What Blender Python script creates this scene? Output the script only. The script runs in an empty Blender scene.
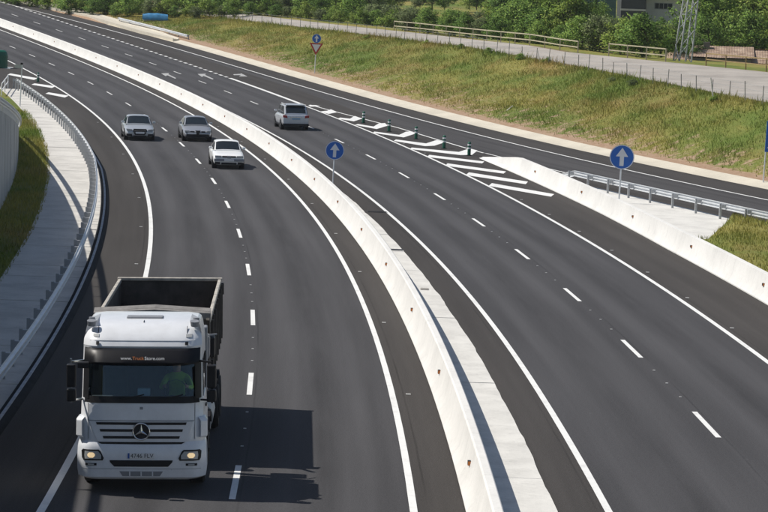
import bpy, bmesh, math, random
import numpy as np
from mathutils import Vector, Matrix, noise as mnoise
random.seed(7); rng = np.random.default_rng(7)
S = bpy.context.scene
C = S.collection
PI = math.pi

# ------------------------------------------------------------------ camera, sky, sun, exposure
CAM_H, PITCH, ROLL, FPX = 9.9674, 0.1054, -0.0345, 2546.6
cd = bpy.data.cameras.new('camera'); cam = bpy.data.objects.new('camera', cd); C.objects.link(cam)
cam.matrix_world = (Matrix.Translation((0, 0, CAM_H)) @ Matrix.Rotation(PI/2-PITCH, 4, 'X')
                    @ Matrix.Rotation(-ROLL, 4, 'Z'))
cd.sensor_fit = 'HORIZONTAL'; cd.sensor_width = 36; cd.lens = 36*FPX/768
cd.clip_start = 1; cd.clip_end = 6000
S.camera = cam
SUN_EL, SUN_AZ = math.radians(53), math.radians(-82)      # azimuth from +Y towards +X: the sun stands on the left, a little ahead
sd = Vector((math.sin(SUN_AZ)*math.cos(SUN_EL), math.cos(SUN_AZ)*math.cos(SUN_EL), math.sin(SUN_EL)))
w = bpy.data.worlds.new('World'); S.world = w; w.use_nodes = True
nt = w.node_tree
sky = nt.nodes.new('ShaderNodeTexSky'); sky.sky_type = 'NISHITA'; sky.sun_disc = False
sky.sun_elevation = SUN_EL; sky.sun_rotation = SUN_AZ
sky.altitude = 200; sky.air_density = 1.0; sky.dust_density = 1.2; sky.ozone_density = 1.0
bg = nt.nodes['Background']; bg.inputs[1].default_value = 0.085
nt.links.new(sky.outputs[0], bg.inputs[0])
sl = bpy.data.lights.new('sun', 'SUN'); sl.energy = 4.75; sl.angle = math.radians(0.53); sl.color = (1.0, 0.95, 0.87)
so = bpy.data.objects.new('sun', sl); C.objects.link(so)
so.rotation_euler = sd.to_track_quat('Z', 'Y').to_euler(); so.location = (-40, 60, 80)
S.view_settings.view_transform = 'Standard'; S.view_settings.look = 'None'
S.view_settings.exposure = 0.0; S.view_settings.gamma = 1.0; S.view_settings.use_curve_mapping = False
S.render.engine = 'CYCLES'

# ------------------------------------------------------------------ materials
def mat(name, col, rough=.7, var=.0, scale=6., metal=0., bump=0., bscale=None, spec=.5, coat=0., emit=None, estr=0., col2=None, coord='obj', detail=6., uvs=None):
    m = bpy.data.materials.new(name); m.use_nodes = True
    n, l = m.node_tree.nodes, m.node_tree.links
    p = n['Principled BSDF']
    p.inputs['Roughness'].default_value = rough; p.inputs['Metallic'].default_value = metal
    p.inputs['Specular IOR Level'].default_value = spec
    p.inputs['Coat Weight'].default_value = coat; p.inputs['Coat Roughness'].default_value = .08
    p.inputs['Base Color'].default_value = (*col, 1)
    if emit: p.inputs['Emission Color'].default_value = (*emit, 1); p.inputs['Emission Strength'].default_value = estr
    if var or bump or col2:
        if coord == 'obj': co = n.new('ShaderNodeTexCoord').outputs['Object']
        else: co = n.new('ShaderNodeNewGeometry').outputs['Position']
        if var or col2:
            t = n.new('ShaderNodeTexNoise'); t.inputs['Scale'].default_value = scale; t.inputs['Detail'].default_value = detail; t.inputs['Roughness'].default_value = .65
            l.new(co, t.inputs['Vector'])
            r = n.new('ShaderNodeValToRGB'); r.color_ramp.elements[0].position = .3; r.color_ramp.elements[1].position = .7
            c2 = col2 if col2 else tuple(min(1, c*(1+var)) for c in col)
            c1 = col if col2 else tuple(c*(1-var) for c in col)
            r.color_ramp.elements[0].color = (*c1, 1); r.color_ramp.elements[1].color = (*c2, 1)
            l.new(t.outputs['Fac'], r.inputs[0]); l.new(r.outputs[0], p.inputs['Base Color'])
        if bump:
            t2 = n.new('ShaderNodeTexNoise'); t2.inputs['Scale'].default_value = bscale or scale*6; t2.inputs['Detail'].default_value = 4
            l.new(co, t2.inputs['Vector'])
            b = n.new('ShaderNodeBump'); b.inputs['Strength'].default_value = bump; b.inputs['Distance'].default_value = .02
            l.new(t2.outputs['Fac'], b.inputs['Height']); l.new(b.outputs[0], p.inputs['Normal'])
    return m
def N(m, t, **kw):
    q = m.node_tree.nodes.new(t)
    for k, v in kw.items(): setattr(q, k, v)
    return q
def math_node(m, op, a, b=None, c=None):
    q = N(m, 'ShaderNodeMath', operation=op)
    for i, v in enumerate((a, b, c)):
        if v is None: continue
        if isinstance(v, (int, float)): q.inputs[i].default_value = v
        else: m.node_tree.links.new(v, q.inputs[i])
    return q.outputs[0]
def mixc(m, f, a, b, bt='MIX'):
    q = N(m, 'ShaderNodeMix', data_type='RGBA', blend_type=bt); l = m.node_tree.links
    for s, v in ((q.inputs[0], f), (q.inputs[6], a), (q.inputs[7], b)):
        if isinstance(v, (int, float)): s.default_value = v
        elif isinstance(v, tuple): s.default_value = (*v, 1)
        else: l.new(v, s)
    return q.outputs[2]
def noise_tex(m, vec, scale, detail=5., rough=.6, ramp=None):
    q = N(m, 'ShaderNodeTexNoise'); q.inputs['Scale'].default_value = scale; q.inputs['Detail'].default_value = detail; q.inputs['Roughness'].default_value = rough
    m.node_tree.links.new(vec, q.inputs['Vector'])
    if ramp:
        r = N(m, 'ShaderNodeMapRange', interpolation_type='SMOOTHSTEP'); r.inputs[1].default_value = ramp[0]; r.inputs[2].default_value = ramp[1]
        m.node_tree.links.new(q.outputs[0], r.inputs[0]); return r.outputs[0]
    return q.outputs[0]
def scaled(m, vec, s):
    q = N(m, 'ShaderNodeVectorMath', operation='MULTIPLY'); q.inputs[1].default_value = s
    m.node_tree.links.new(vec, q.inputs[0]); return q.outputs[0]

def asphalt(name, lane_l, lane_r, lane=(.0610, .0600, .0630), shoulder=(.0555, .0512, .0485)):
    """lane surface between two lateral offsets (UV u in metres), browner fresher asphalt outside"""
    m = mat(name, lane, .95, spec=.08)
    l = m.node_tree.links; p = m.node_tree.nodes['Principled BSDF']
    p.inputs['Sheen Weight'].default_value = .04; p.inputs['Sheen Roughness'].default_value = .35; p.inputs['Sheen Tint'].default_value = (1, .97, .95, 1)   # dust film, seen at grazing angles
    uv = N(m, 'ShaderNodeUVMap').outputs[0]
    sx = N(m, 'ShaderNodeSeparateXYZ'); l.new(uv, sx.inputs[0]); u = sx.outputs[0]
    def sstep(a, b):
        r = N(m, 'ShaderNodeMapRange', interpolation_type='SMOOTHSTEP'); r.inputs[1].default_value = a; r.inputs[2].default_value = b
        l.new(u, r.inputs[0]); return r.outputs[0]
    inside = math_node(m, 'MULTIPLY', sstep(lane_l-.15, lane_l+.1), math_node(m, 'SUBTRACT', 1., sstep(lane_r-.1, lane_r+.15)))
    streak = noise_tex(m, scaled(m, uv, (1.6, .035, 1)), 1.0, 4, .6, (.25, .75))
    patch = noise_tex(m, scaled(m, uv, (.30, .05, 1)), 1.0, 3, .5, (.3, .7))
    fine = noise_tex(m, uv, 11.0, 3, .85, (.3, .7))
    grain = noise_tex(m, uv, 30.0, 2, .7, (.35, .65))
    # wheel paths: polished, slightly lighter
    track = None
    for c in (lane_l+.95, lane_l+2.6, lane_r-2.6, lane_r-.95):
        d = math_node(m, 'ABSOLUTE', math_node(m, 'SUBTRACT', u, c))
        r = N(m, 'ShaderNodeMapRange', interpolation_type='SMOOTHSTEP'); r.inputs[1].default_value = .55; r.inputs[2].default_value = .1; l.new(d, r.inputs[0])
        track = r.outputs[0] if track is None else math_node(m, 'ADD', track, r.outputs[0])
    k = math_node(m, 'ADD', .61, math_node(m, 'MULTIPLY', streak, .27))
    k = math_node(m, 'ADD', k, math_node(m, 'MULTIPLY', patch, .16))
    k = math_node(m, 'ADD', k, math_node(m, 'MULTIPLY', fine, .16))
    k = math_node(m, 'ADD', k, math_node(m, 'MULTIPLY', grain, .24))
    k = math_node(m, 'ADD', k, math_node(m, 'MULTIPLY', math_node(m, 'MULTIPLY', track, inside), .20))
    for c in ((lane_l+lane_r)/2-1.75, (lane_l+lane_r)/2+1.75):          # oil drips along the lane centres
        d = math_node(m, 'ABSOLUTE', math_node(m, 'SUBTRACT', u, c))
        r = N(m, 'ShaderNodeMapRange', interpolation_type='SMOOTHSTEP'); r.inputs[1].default_value = .5; r.inputs[2].default_value = .05; l.new(d, r.inputs[0])
        k = math_node(m, 'SUBTRACT', k, math_node(m, 'MULTIPLY', math_node(m, 'MULTIPLY', r.outputs[0], noise_tex(m, scaled(m, uv, (2, .15, 1)), 1.0, 4, .6, (.35, .65))), .13))
    for c in ((lane_l+lane_r)/2+.14, lane_l-.25, lane_r+.28):            # paving seams
        d = math_node(m, 'ABSOLUTE', math_node(m, 'SUBTRACT', math_node(m, 'ADD', u, math_node(m, 'MULTIPLY', math_node(m, 'SUBTRACT', noise_tex(m, scaled(m, uv, (0, .4, 1)), 1.0, 3), .5), .05)), c))
        r = N(m, 'ShaderNodeMapRange', interpolation_type='SMOOTHSTEP'); r.inputs[1].default_value = .035; r.inputs[2].default_value = .01; l.new(d, r.inputs[0])
        k = math_node(m, 'SUBTRACT', k, math_node(m, 'MULTIPLY', math_node(m, 'MULTIPLY', r.outputs[0], noise_tex(m, scaled(m, uv, (1, .08, 1)), 1.0, 3, .6, (.4, .6))), .30))
    blot = noise_tex(m, scaled(m, uv, (.9, .5, 1)), 1.0, 6, .7, (.66, .80))
    k = math_node(m, 'SUBTRACT', k, math_node(m, 'MULTIPLY', blot, .10))
    speck = noise_tex(m, uv, 3.2, 2, .5, (.76, .80))
    k = math_node(m, 'ADD', k, math_node(m, 'MULTIPLY', speck, .35))
    base = mixc(m, inside, shoulder, lane)
    vv = N(m, 'ShaderNodeCombineXYZ')
    for i in range(3): l.new(k, vv.inputs[i])
    l.new(mixc(m, 1., base, vv.outputs[0], 'MULTIPLY'), p.inputs['Base Color'])
    b = N(m, 'ShaderNodeBump'); b.inputs['Strength'].default_value = .35; b.inputs['Distance'].default_value = .01
    l.new(grain, b.inputs['Height']); l.new(b.outputs[0], p.inputs['Normal'])
    return m
def concrete(name, col=(.60, .585, .55), stain=.18, sc=.8):
    m = mat(name, col, .85, spec=.3)
    l = m.node_tree.links; p = m.node_tree.nodes['Principled BSDF']
    pos = N(m, 'ShaderNodeNewGeometry').outputs['Position']
    a = noise_tex(m, pos, sc, 6, .65, (.3, .75)); b = noise_tex(m, pos, 14, 4, .7, (.25, .8)); d = noise_tex(m, scaled(m, pos, (2.5, 2.5, .25)), 1.3, 5, .7, (.5, .8))
    k = math_node(m, 'SUBTRACT', 1.06, math_node(m, 'MULTIPLY', a, stain)); k = math_node(m, 'SUBTRACT', k, math_node(m, 'MULTIPLY', b, .10)); k = math_node(m, 'SUBTRACT', k, math_node(m, 'MULTIPLY', d, .17))
    vv = N(m, 'ShaderNodeCombineXYZ')
    for i in range(3): l.new(k, vv.inputs[i])
    l.new(mixc(m, 1., col, vv.outputs[0], 'MULTIPLY'), p.inputs['Base Color'])
    bp = N(m, 'ShaderNodeBump'); bp.inputs['Strength'].default_value = .3; bp.inputs['Distance'].default_value = .01
    l.new(b, bp.inputs['Height']); l.new(bp.outputs[0], p.inputs['Normal'])
    return m
def paint_mat(name, col, wear=.25):
    m = mat(name, col, .7, spec=.3); l = m.node_tree.links; p = m.node_tree.nodes['Principled BSDF']
    pos = N(m, 'ShaderNodeNewGeometry').outputs['Position']
    a = noise_tex(m, pos, 1.1, 6, .75, (.45, .85)); b = noise_tex(m, pos, 22, 3, .7, (.55, .8))
    f = math_node(m, 'MINIMUM', math_node(m, 'ADD', math_node(m, 'MULTIPLY', a, wear), math_node(m, 'MULTIPLY', b, wear)), 1.)
    l.new(mixc(m, f, col, (.16, .155, .15)), p.inputs['Base Color'])
    return m
def foliage(name, c1, c2, c3, trans=.5):
    m = bpy.data.materials.new(name); m.use_nodes = True; n, l = m.node_tree.nodes, m.node_tree.links
    p = n['Principled BSDF']; p.inputs['Roughness'].default_value = .6; p.inputs['Specular IOR Level'].default_value = .25
    geo = N(m, 'ShaderNodeNewGeometry'); info = N(m, 'ShaderNodeObjectInfo')
    r = N(m, 'ShaderNodeValToRGB'); e = r.color_ramp.elements
    e[0].position = 0; e[0].color = (*c1, 1); e[1].position = 1; e[1].color = (*c3, 1); q = e.new(.55); q.color = (*c2, 1)
    rnd = math_node(m, 'FRACT', math_node(m, 'ADD', geo.outputs['Random Per Island'], 0.))
    f = math_node(m, 'ADD', math_node(m, 'MULTIPLY', rnd, .65), math_node(m, 'MULTIPLY', info.outputs['Random'], .35))
    l.new(f, r.inputs[0])
    pv = noise_tex(m, geo.outputs['Position'], .45, 3, .6, (.3, .7))
    k = math_node(m, 'ADD', .8, math_node(m, 'MULTIPLY', pv, .4))
    vv = N(m, 'ShaderNodeCombineXYZ')
    for i in range(3): l.new(k, vv.inputs[i])
    col = mixc(m, 1., r.outputs[0], vv.outputs[0], 'MULTIPLY')
    l.new(col, p.inputs['Base Color'])
    t = N(m, 'ShaderNodeBsdfTranslucent'); l.new(col, t.inputs[0])
    mx = N(m, 'ShaderNodeMixShader'); mx.inputs[0].default_value = trans
    l.new(p.outputs[0], mx.inputs[1]); l.new(t.outputs[0], mx.inputs[2]); l.new(mx.outputs[0], n['Material Output'].inputs[0])
    return m
def grass_mat(name, blade=True):
    """meadow colour by place: green, straw and reddish sorrel patches"""
    m = bpy.data.materials.new(name); m.use_nodes = True; n, l = m.node_tree.nodes, m.node_tree.links
    p = n['Principled BSDF']; p.inputs['Roughness'].default_value = .75; p.inputs['Specular IOR Level'].default_value = .15
    geo = N(m, 'ShaderNodeNewGeometry'); pos = geo.outputs['Position']
    a = noise_tex(m, scaled(m, pos, (1, .35, 1)), .17, 6, .65, (.36, .64)); b = noise_tex(m, scaled(m, pos, (1, .5, 1)), .14, 5, .65, (.48, .66)); c = noise_tex(m, pos, 1.7, 5, .75, (.3, .7))
    col = mixc(m, a, (.130, .185, .030), (.335, .285, .078))
    col = mixc(m, math_node(m, 'MULTIPLY', b, .55), col, (.37, .225, .095))
    col = mixc(m, math_node(m, 'MULTIPLY', c, .45), col, (.160, .205, .046))
    if blade:
        k = math_node(m, 'ADD', .72, math_node(m, 'MULTIPLY', geo.outputs['Random Per Island'], .7))
    else:
        k = math_node(m, 'ADD', .6, math_node(m, 'MULTIPLY', noise_tex(m, pos, 6, 5, .8), .5))
    vv = N(m, 'ShaderNodeCombineXYZ')
    for i in range(3): l.new(k, vv.inputs[i])
    col = mixc(m, 1., col, vv.outputs[0], 'MULTIPLY')
    if not blade:   # bare reddish soil where the vertex mask says so
        at = N(m, 'ShaderNodeAttribute', attribute_name='soil')
        rough = math_node(m, 'ADD', at.outputs['Fac'], math_node(m, 'MULTIPLY', math_node(m, 'SUBTRACT', noise_tex(m, pos, 1.1, 6, .7), .5), 1.3))
        r = N(m, 'ShaderNodeMapRange', interpolation_type='SMOOTHSTEP'); r.inputs[1].default_value = .4; r.inputs[2].default_value = .62; l.new(rough, r.inputs[0])
        soilc = mixc(m, noise_tex(m, pos, 2.2, 6, .75, (.3, .7)), (.30, .185, .115), (.40, .29, .20))
        col = mixc(m, r.outputs[0], col, soilc)
        l.new(col, p.inputs['Base Color'])
        bp = N(m, 'ShaderNodeBump'); bp.inputs['Strength'].default_value = .8; bp.inputs['Distance'].default_value = .12
        l.new(noise_tex(m, pos, 3.5, 6, .75), bp.inputs['Height']); l.new(bp.outputs[0], p.inputs['Normal'])
    else:
        l.new(col, p.inputs['Base Color'])
        t = N(m, 'ShaderNodeBsdfTranslucent'); l.new(col, t.inputs[0])
        mx = N(m, 'ShaderNodeMixShader'); mx.inputs[0].default_value = .3
        l.new(p.outputs[0], mx.inputs[1]); l.new(t.outputs[0], mx.inputs[2]); l.new(mx.outputs[0], n['Material Output'].inputs[0])
    return m
def glass_mat(name, tint=(.80, .88, .90), gloss=.35):
    m = bpy.data.materials.new(name); m.use_nodes = True; n, l = m.node_tree.nodes, m.node_tree.links
    n.remove(n['Principled BSDF'])
    t = N(m, 'ShaderNodeBsdfTransparent'); t.inputs[0].default_value = (*tint, 1)
    g = N(m, 'ShaderNodeBsdfGlossy'); g.inputs['Roughness'].default_value = .03; g.inputs[0].default_value = (.9, .95, 1, 1)
    f = N(m, 'ShaderNodeFresnel'); f.inputs[0].default_value = 1.5
    mx = N(m, 'ShaderNodeMixShader'); l.new(f.outputs[0], mx.inputs[0]); l.new(t.outputs[0], mx.inputs[1]); l.new(g.outputs[0], mx.inputs[2])
    l.new(mx.outputs[0], n['Material Output'].inputs[0]); return m

M = {}
M['road_l'] = asphalt('asphalt_left', -3.5, 3.5)
M['road_r'] = asphalt('asphalt_right', -3.5, 3.5)
M['slip'] = asphalt('asphalt_slip', -4.6, 0, lane=(.058, .056, .057))
M['paint'] = paint_mat('road_paint', (.74, .74, .72), .38)
M['paint_old'] = paint_mat('road_paint_worn', (.62, .62, .60), .75)
M['paint_faint'] = paint_mat('road_paint_faint', (.40, .40, .39), .7)
M['conc'] = concrete('barrier_concrete', (.71, .70, .67), .14, .5)
M['slab'] = concrete('slab_concrete', (.66, .645, .605), .20)
M['apron'] = concrete('apron_concrete', (.60, .58, .54), .26, .6)
M['cream'] = concrete('gutter_concrete', (.60, .55, .45), .16, .4)
M['wall'] = concrete('wall_concrete', (.44, .44, .43), .25, .4)
M['dirt'] = concrete('dirt_road', (.40, .365, .325), .35, .25)
M['ground'] = grass_mat('meadow_ground', False)
M['grass'] = grass_mat('grass_blades', True)
M['galv'] = mat('galvanised_steel', (.66, .68, .70), .45, .10, 3, metal=.35)
M['galv_dark'] = mat('weathered_steel', (.42, .43, .44), .55, .15, 4, metal=.35)
M['bitumen'] = mat('bitumen_kerb', (.024, .026, .030), .85, .3, 5, spec=.06)
M['kerbtop'] = mat('kerb_sky_highlight', (.34, .36, .39), .7, .3, 3)  # pale blue-grey colour imitating the sky's reflection on the kerb top
M['blue'] = mat('sign_blue', (.014, .12, .47), .4, .06, 3)
M['white'] = mat('sign_white', (.75, .75, .75), .45, .04, 3)
M['red'] = mat('sign_red', (.45, .03, .025), .45, .06, 3)
M['green'] = mat('marker_green', (.0, .10, .055), .45, .12, 3)
M['visor'] = mat('visor_plastic', (.006, .006, .008), .4, spec=.25)
M['black'] = mat('black_rubber', (.014, .014, .015), .75, .2, 8)
M['blackp'] = mat('black_plastic', (.012, .012, .014), .5, .15, 6, spec=.3)
M['truckw'] = mat('truck_white_paint', (.66, .67, .69), .30, scale=3.2, coat=.4, col2=(.75, .77, .80), detail=9)
M['greyp'] = mat('grey_plastic', (.22, .23, .25), .55, .1, 5)
M['steelbed'] = mat('scuffed_bed_steel', (.075, .066, .058), .7, .45, 2.5, metal=.2, bump=.2)
M['bedrim'] = mat('pale_bed_rim', (.42, .39, .34), .6, .35, 4)
M['guardgrey'] = mat('dirty_grey_guard', (.20, .19, .18), .7, .3, 5)
M['chassis'] = mat('dark_chassis', (.028, .028, .030), .6, .25, 5)
M['chrome'] = mat('chrome', (.7, .71, .72), .18, metal=1.)
M['tyre'] = mat('tyre_rubber', (.016, .016, .016), .85, .25, 9)
M['rim'] = mat('wheel_rim', (.42, .43, .45), .35, .08, 5, metal=.7)
M['lens'] = mat('headlamp_glass', (.40, .41, .41), .12, .1, 12, spec=.6)
M['lamp_on'] = mat('lit_headlamp', (.9, .8, .55), .2, emit=(1, .70, .36), estr=.6)
M['tail'] = mat('tail_lamp', (.30, .012, .015), .2, .1, 6)
M['amber'] = mat('amber_lens', (.62, .20, .04), .35, .2, 20)
M['carglass'] = mat('tinted_car_glass', (.012, .017, .019), .06, .2, 1.5, spec=.7)
M['screen'] = glass_mat('windscreen_glass')
M['silver'] = mat('silver_paint', (.46, .48, .50), .30, .05, 2, metal=.35, coat=.6)
M['grey'] = mat('grey_silver_paint', (.33, .34, .36), .30, .05, 2, metal=.35, coat=.6)
M['carwhite'] = mat('white_car_paint', (.84, .85, .84), .3, .04, 2, coat=.5)
M['silver2'] = mat('pale_silver_paint', (.58, .60, .63), .30, .05, 2, metal=.3, coat=.6)
M['plate'] = mat('number_plate', (.70, .70, .70), .5, .04, 9)
M['plate_blue'] = mat('plate_blue_band', (.02, .09, .35), .5)
M['ink'] = mat('black_ink', (.015, .015, .015), .6)
M['orange_ink'] = mat('orange_ink', (.55, .17, .03), .6)
M['vest'] = mat('lime_vest', (.34, .60, .05), .7, .15, 9)
M['skin'] = mat('skin', (.45, .26, .18), .6, .08, 12)
M['hair'] = mat('dark_hair', (.02, .015, .012), .7, .2, 30)
M['seat'] = mat('dark_seat_fabric', (.03, .032, .036), .9, .2, 9)
M['paper'] = mat('pale_blue_tray', (.45, .58, .68), .6, .05, 6)
M['bark'] = mat('bark', (.10, .075, .055), .9, .35, 5, bump=.6)
M['stake'] = mat('pale_stake', (.62, .60, .55), .8, .2, 8)
M['rustpost'] = mat('grey_fence_post', (.34, .32, .29), .8, .3, 6)
M['wood'] = mat('pale_timber', (.42, .38, .26), .8, .2, 4)
M['yellow'] = mat('yellow_ochre_rail', (.30, .22, .10), .7, .2, 3)
M['tarp'] = mat('blue_tarpaulin', (.05, .22, .42), .5, .25, 2.5, bump=.5, bscale=4)
M['tile'] = mat('clay_tile', (.20, .115, .075), .9, col2=(.52, .40, .30), scale=1.6, detail=8)
M['render'] = mat('white_render', (.52, .51, .48), .85, .10, .8)
M['oldwall'] = mat('old_grey_wall', (.20, .18, .15), .9, .3, 1.2)
M['shed'] = mat('dark_shed_cladding', (.045, .05, .055), .6, .2, 1)
M['teal'] = mat('teal_cladding', (.055, .12, .115), .6, .12, 1)
M['pane'] = mat('window_pane', (.03, .035, .04), .1, .2, 2, spec=.7)
M['leaf_a'] = foliage('leaf_mid', (0.086, 0.175, 0.038), (0.218, 0.365, 0.078), (0.462, 0.600, 0.145))
M['leaf_b'] = foliage('leaf_bright', (0.118, 0.205, 0.040), (0.293, 0.428, 0.083), (0.527, 0.600, 0.156))
M['leaf_c'] = foliage('leaf_dark', (0.057, 0.118, 0.036), (0.150, 0.265, 0.069), (0.328, 0.468, 0.131))
M['leaf_d'] = foliage('leaf_olive', (0.107, 0.145, 0.062), (0.233, 0.293, 0.127), (0.409, 0.467, 0.223))

# ------------------------------------------------------------------ mesh helpers
class MB:
    def __init__(s): s.v = []; s.f = []; s.mi = []; s.cur = 0
    def add(s, vs, fs):
        o = len(s.v); s.v += [tuple(q) for q in vs]; s.f += [tuple(i+o for i in f) for f in fs]; s.mi += [s.cur]*len(fs); return s
    def box(s, x0, x1, y0, y1, z0, z1):
        return s.add([(x0,y0,z0),(x1,y0,z0),(x1,y1,z0),(x0,y1,z0),(x0,y0,z1),(x1,y0,z1),(x1,y1,z1),(x0,y1,z1)],
                     [(0,3,2,1),(4,5,6,7),(0,1,5,4),(1,2,6,5),(2,3,7,6),(3,0,4,7)])
    def bar(s, a, b, wx, wz=None, up=(0,0,1)):
        a, b = Vector(a), Vector(b); d = (b-a).normalized(); wz = wz or wx
        u = Vector(up)
        if abs(d.dot(u)) > .95: u = Vector((0,1,0))
        r = d.cross(u).normalized()*wx/2; t = r.cross(d).normalized()*wz/2
        vs = [p+i*r+j*t for p in (a, b) for i, j in ((-1,-1),(1,-1),(1,1),(-1,1))]
        return s.add(vs, [(0,1,2,3),(7,6,5,4),(0,4,5,1),(1,5,6,2),(2,6,7,3),(3,7,4,0)])
    def cyl(s, a, b, r0, r1=None, n=12, caps=True):
        a, b = Vector(a), Vector(b); r1 = r0 if r1 is None else r1; d = (b-a).normalized()
        u = Vector((0,0,1)) if abs(d.z) < .95 else Vector((1,0,0)); x = d.cross(u).normalized(); y = d.cross(x)
        vs = [p+(x*math.cos(2*PI*k/n)+y*math.sin(2*PI*k/n))*r for p, r in ((a, r0), (b, r1)) for k in range(n)]
        fs = [(k, (k+1) % n, n+(k+1) % n, n+k) for k in range(n)]
        if caps: fs += [tuple(range(n-1, -1, -1)), tuple(range(n, 2*n))]
        return s.add(vs, fs)
    def loft(s, secs, closed=True, caps=True):
        n = len(secs[0]); vs = [p for q in secs for p in q]; fs = []
        for i in range(len(secs)-1):
            for k in range(n if closed else n-1):
                k2 = (k+1) % n; fs.append((i*n+k, i*n+k2, (i+1)*n+k2, (i+1)*n+k))
        if caps and closed: fs += [tuple(range(n-1, -1, -1)), tuple((len(secs)-1)*n+k for k in range(n))]
        return s.add(vs, fs)
    def prism(s, poly, y0, y1):           # polygon in x,z pushed along y
        n = len(poly)
        return s.add([(x, y0, z) for x, z in poly]+[(x, y1, z) for x, z in poly],
                     [tuple(range(n)), tuple(range(2*n-1, n-1, -1))]+[(k, n+k, n+(k+1) % n, (k+1) % n) for k in range(n)])
    def build(s, name, m, parent=None, smooth=False, bevel=0, sub=0, recalc=True):
        me = bpy.data.meshes.new(name); me.from_pydata(s.v, [], s.f)
        ms = m if isinstance(m, (list, tuple)) else [m]
        for q in ms: me.materials.append(M[q] if isinstance(q, str) else q)
        if len(ms) > 1: me.polygons.foreach_set('material_index', s.mi)
        if recalc:
            bm = bmesh.new(); bm.from_mesh(me); bmesh.ops.recalc_face_normals(bm, faces=bm.faces); bm.to_mesh(me); bm.free()
        o = bpy.data.objects.new(name, me); C.objects.link(o)
        if parent: o.parent = parent
        if bevel:
            b = o.modifiers.new('bevel', 'BEVEL'); b.width = bevel; b.segments = 2; b.limit_method = 'ANGLE'; b.angle_limit = math.radians(40)
        if sub:
            q = o.modifiers.new('sub', 'SUBSURF'); q.levels = sub; q.render_levels = sub
        if smooth or sub: me.shade_smooth() if hasattr(me, 'shade_smooth') else [setattr(q, 'use_smooth', True) for q in me.polygons]
        return o
def smooth_angle(o, deg=35):
    o.data.shade_smooth()
    bm = bmesh.new(); bm.from_mesh(o.data)
    for e in bm.edges:
        if len(e.link_faces) == 2 and e.calc_face_angle(0) > math.radians(deg): e.smooth = False
    bm.to_mesh(o.data); bm.free(); return o
def tag(o, label=None, cat=None, group=None, kind=None):
    for k, v in (('label', label), ('category', cat), ('group', group), ('kind', kind)):
        if v: o[k] = v
    return o
def empty(name, loc, rz=0):
    e = bpy.data.objects.new(name, None); C.objects.link(e); e.location = loc; e.rotation_euler = (0, 0, rz); e.empty_display_size = .3; return e
def copy_tree(o, parent=None):
    c = o.copy(); C.objects.link(c)
    if parent: c.parent = parent
    for ch in list(o.children): copy_tree(ch, c)
    return c

# ------------------------------------------------------------------ the alignment: X of each line as a function of Y (metres), heights
def prof(Y):
    t = max(Y-60, -45)/100
    if Y > 330:
        z0, s0 = .0684*2.7**2+.2722*2.7**3, (2*.0684*2.7+3*.2722*2.7**2)/100
        d = min(Y-330, 70); return z0+s0*(d-d*d/140)
    return .0684*t*t+.2722*t**3
def ext(fn, lo, hi):
    def g(Y):
        if Y < lo: return fn(lo)+(fn(lo+1)-fn(lo))*(Y-lo)
        if Y > hi: return fn(hi)+(fn(hi)-fn(hi-1))*(Y-hi)
        return fn(Y)
    return g
pB = [-6.945, 4.6144, -3.3797]; pE = [-6.5504, 3.1992, 8.2284]; pG = [-4.7502, 27.9183, -81.461, 86.6504]
XB = ext(lambda Y: np.polyval(pB, Y/100), 0, 420)
def _ecorr(Y): return .20*math.exp(-((Y-40)/30)**2)-.08*math.exp(-((Y-140)/45)**2)-.09*math.exp(-((Y-225)/40)**2)
XE = ext(lambda Y: np.polyval(pE, Y/100)-_ecorr(Y), 0, 420)
XG = ext(lambda Y: float(np.polyval(pG, Y/100)), 127, 322)
def dX(f, Y): return (f(Y+.5)-f(Y-.5))
def off(f, o):                                         # a line o metres to the right of line f, measured square to it
    def g(Y):
        oo = o(Y) if callable(o) else o
        return f(Y)+oo*math.sqrt(1+dX(f, Y)**2)
    return g
def table(pts):
    ys = [p[0] for p in pts]; xs = [p[1] for p in pts]
    return lambda Y: float(np.interp(Y, ys, xs))
XA = off(XB, -3.5); XC = off(XB, 3.5); XD = off(XE, -3.53); XF = off(XE, 3.5)
BARL = off(XB, 4.5); BARR = off(XB, 5.1)
SLABR = off(XE, -4.62)
KERB = off(XB, lambda Y: -3.5-table([(0, 1.95), (130, 1.95), (150, 2.3), (200, 3.1), (240, 3.3), (600, 3.3)])(Y))
RAIL = off(XB, lambda Y: -3.5-table([(0, 2.3), (130, 2.35), (150, 2.65), (200, 3.4), (600, 3.4)])(Y))
APR = off(XB, -8.2); WALL = off(XB, -9.7)
CRIN = off(XG, table([(0, 3.0), (130, 3.0), (160, 2.6), (200, 2.25), (600, 2.1)]))
CROUT = off(XG, table([(0, 4.5), (130, 4.5), (160, 4.2), (200, 3.9), (270, 3.6), (310, 2.9), (600, 2.5)]))
SOIL = off(XG, table([(0, 5.8), (130, 5.6), (200, 5.0), (280, 5.2), (600, 5.8)]))
def FENCE(Y): return XG(Y)+table([(0, 12.8), (154, 13.2), (171, 15), (183, 16), (200, 17.2), (242, 16.6), (283, 17.2), (600, 17)])(Y)
def SNEAR(Y): return FENCE(Y)+.9
def SFAR(Y): return XG(Y)+table([(0, 36), (150, 34), (197, 30.5), (207, 27.5), (220, 23), (268, 23.4), (600, 24)])(Y)
HE = table([(0, 3.3), (230, 3.3), (262, 2.5), (310, .9), (330, .3), (600, 0)])
XJ = lambda Y: XG(Y)-4.8
GRAIL = lambda Y: XG(Y)-7.5
SLIPL = lambda Y: XG(Y)-7.0
MAINR = off(XE, 6.62)
RBAR = off(XE, table([(0, 6.25), (100, 6.25), (115, 6.42), (150, 6.52)]))
WTOP = lambda Y: max(0, 1.6+(142-Y)*.0855-.5)
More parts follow.
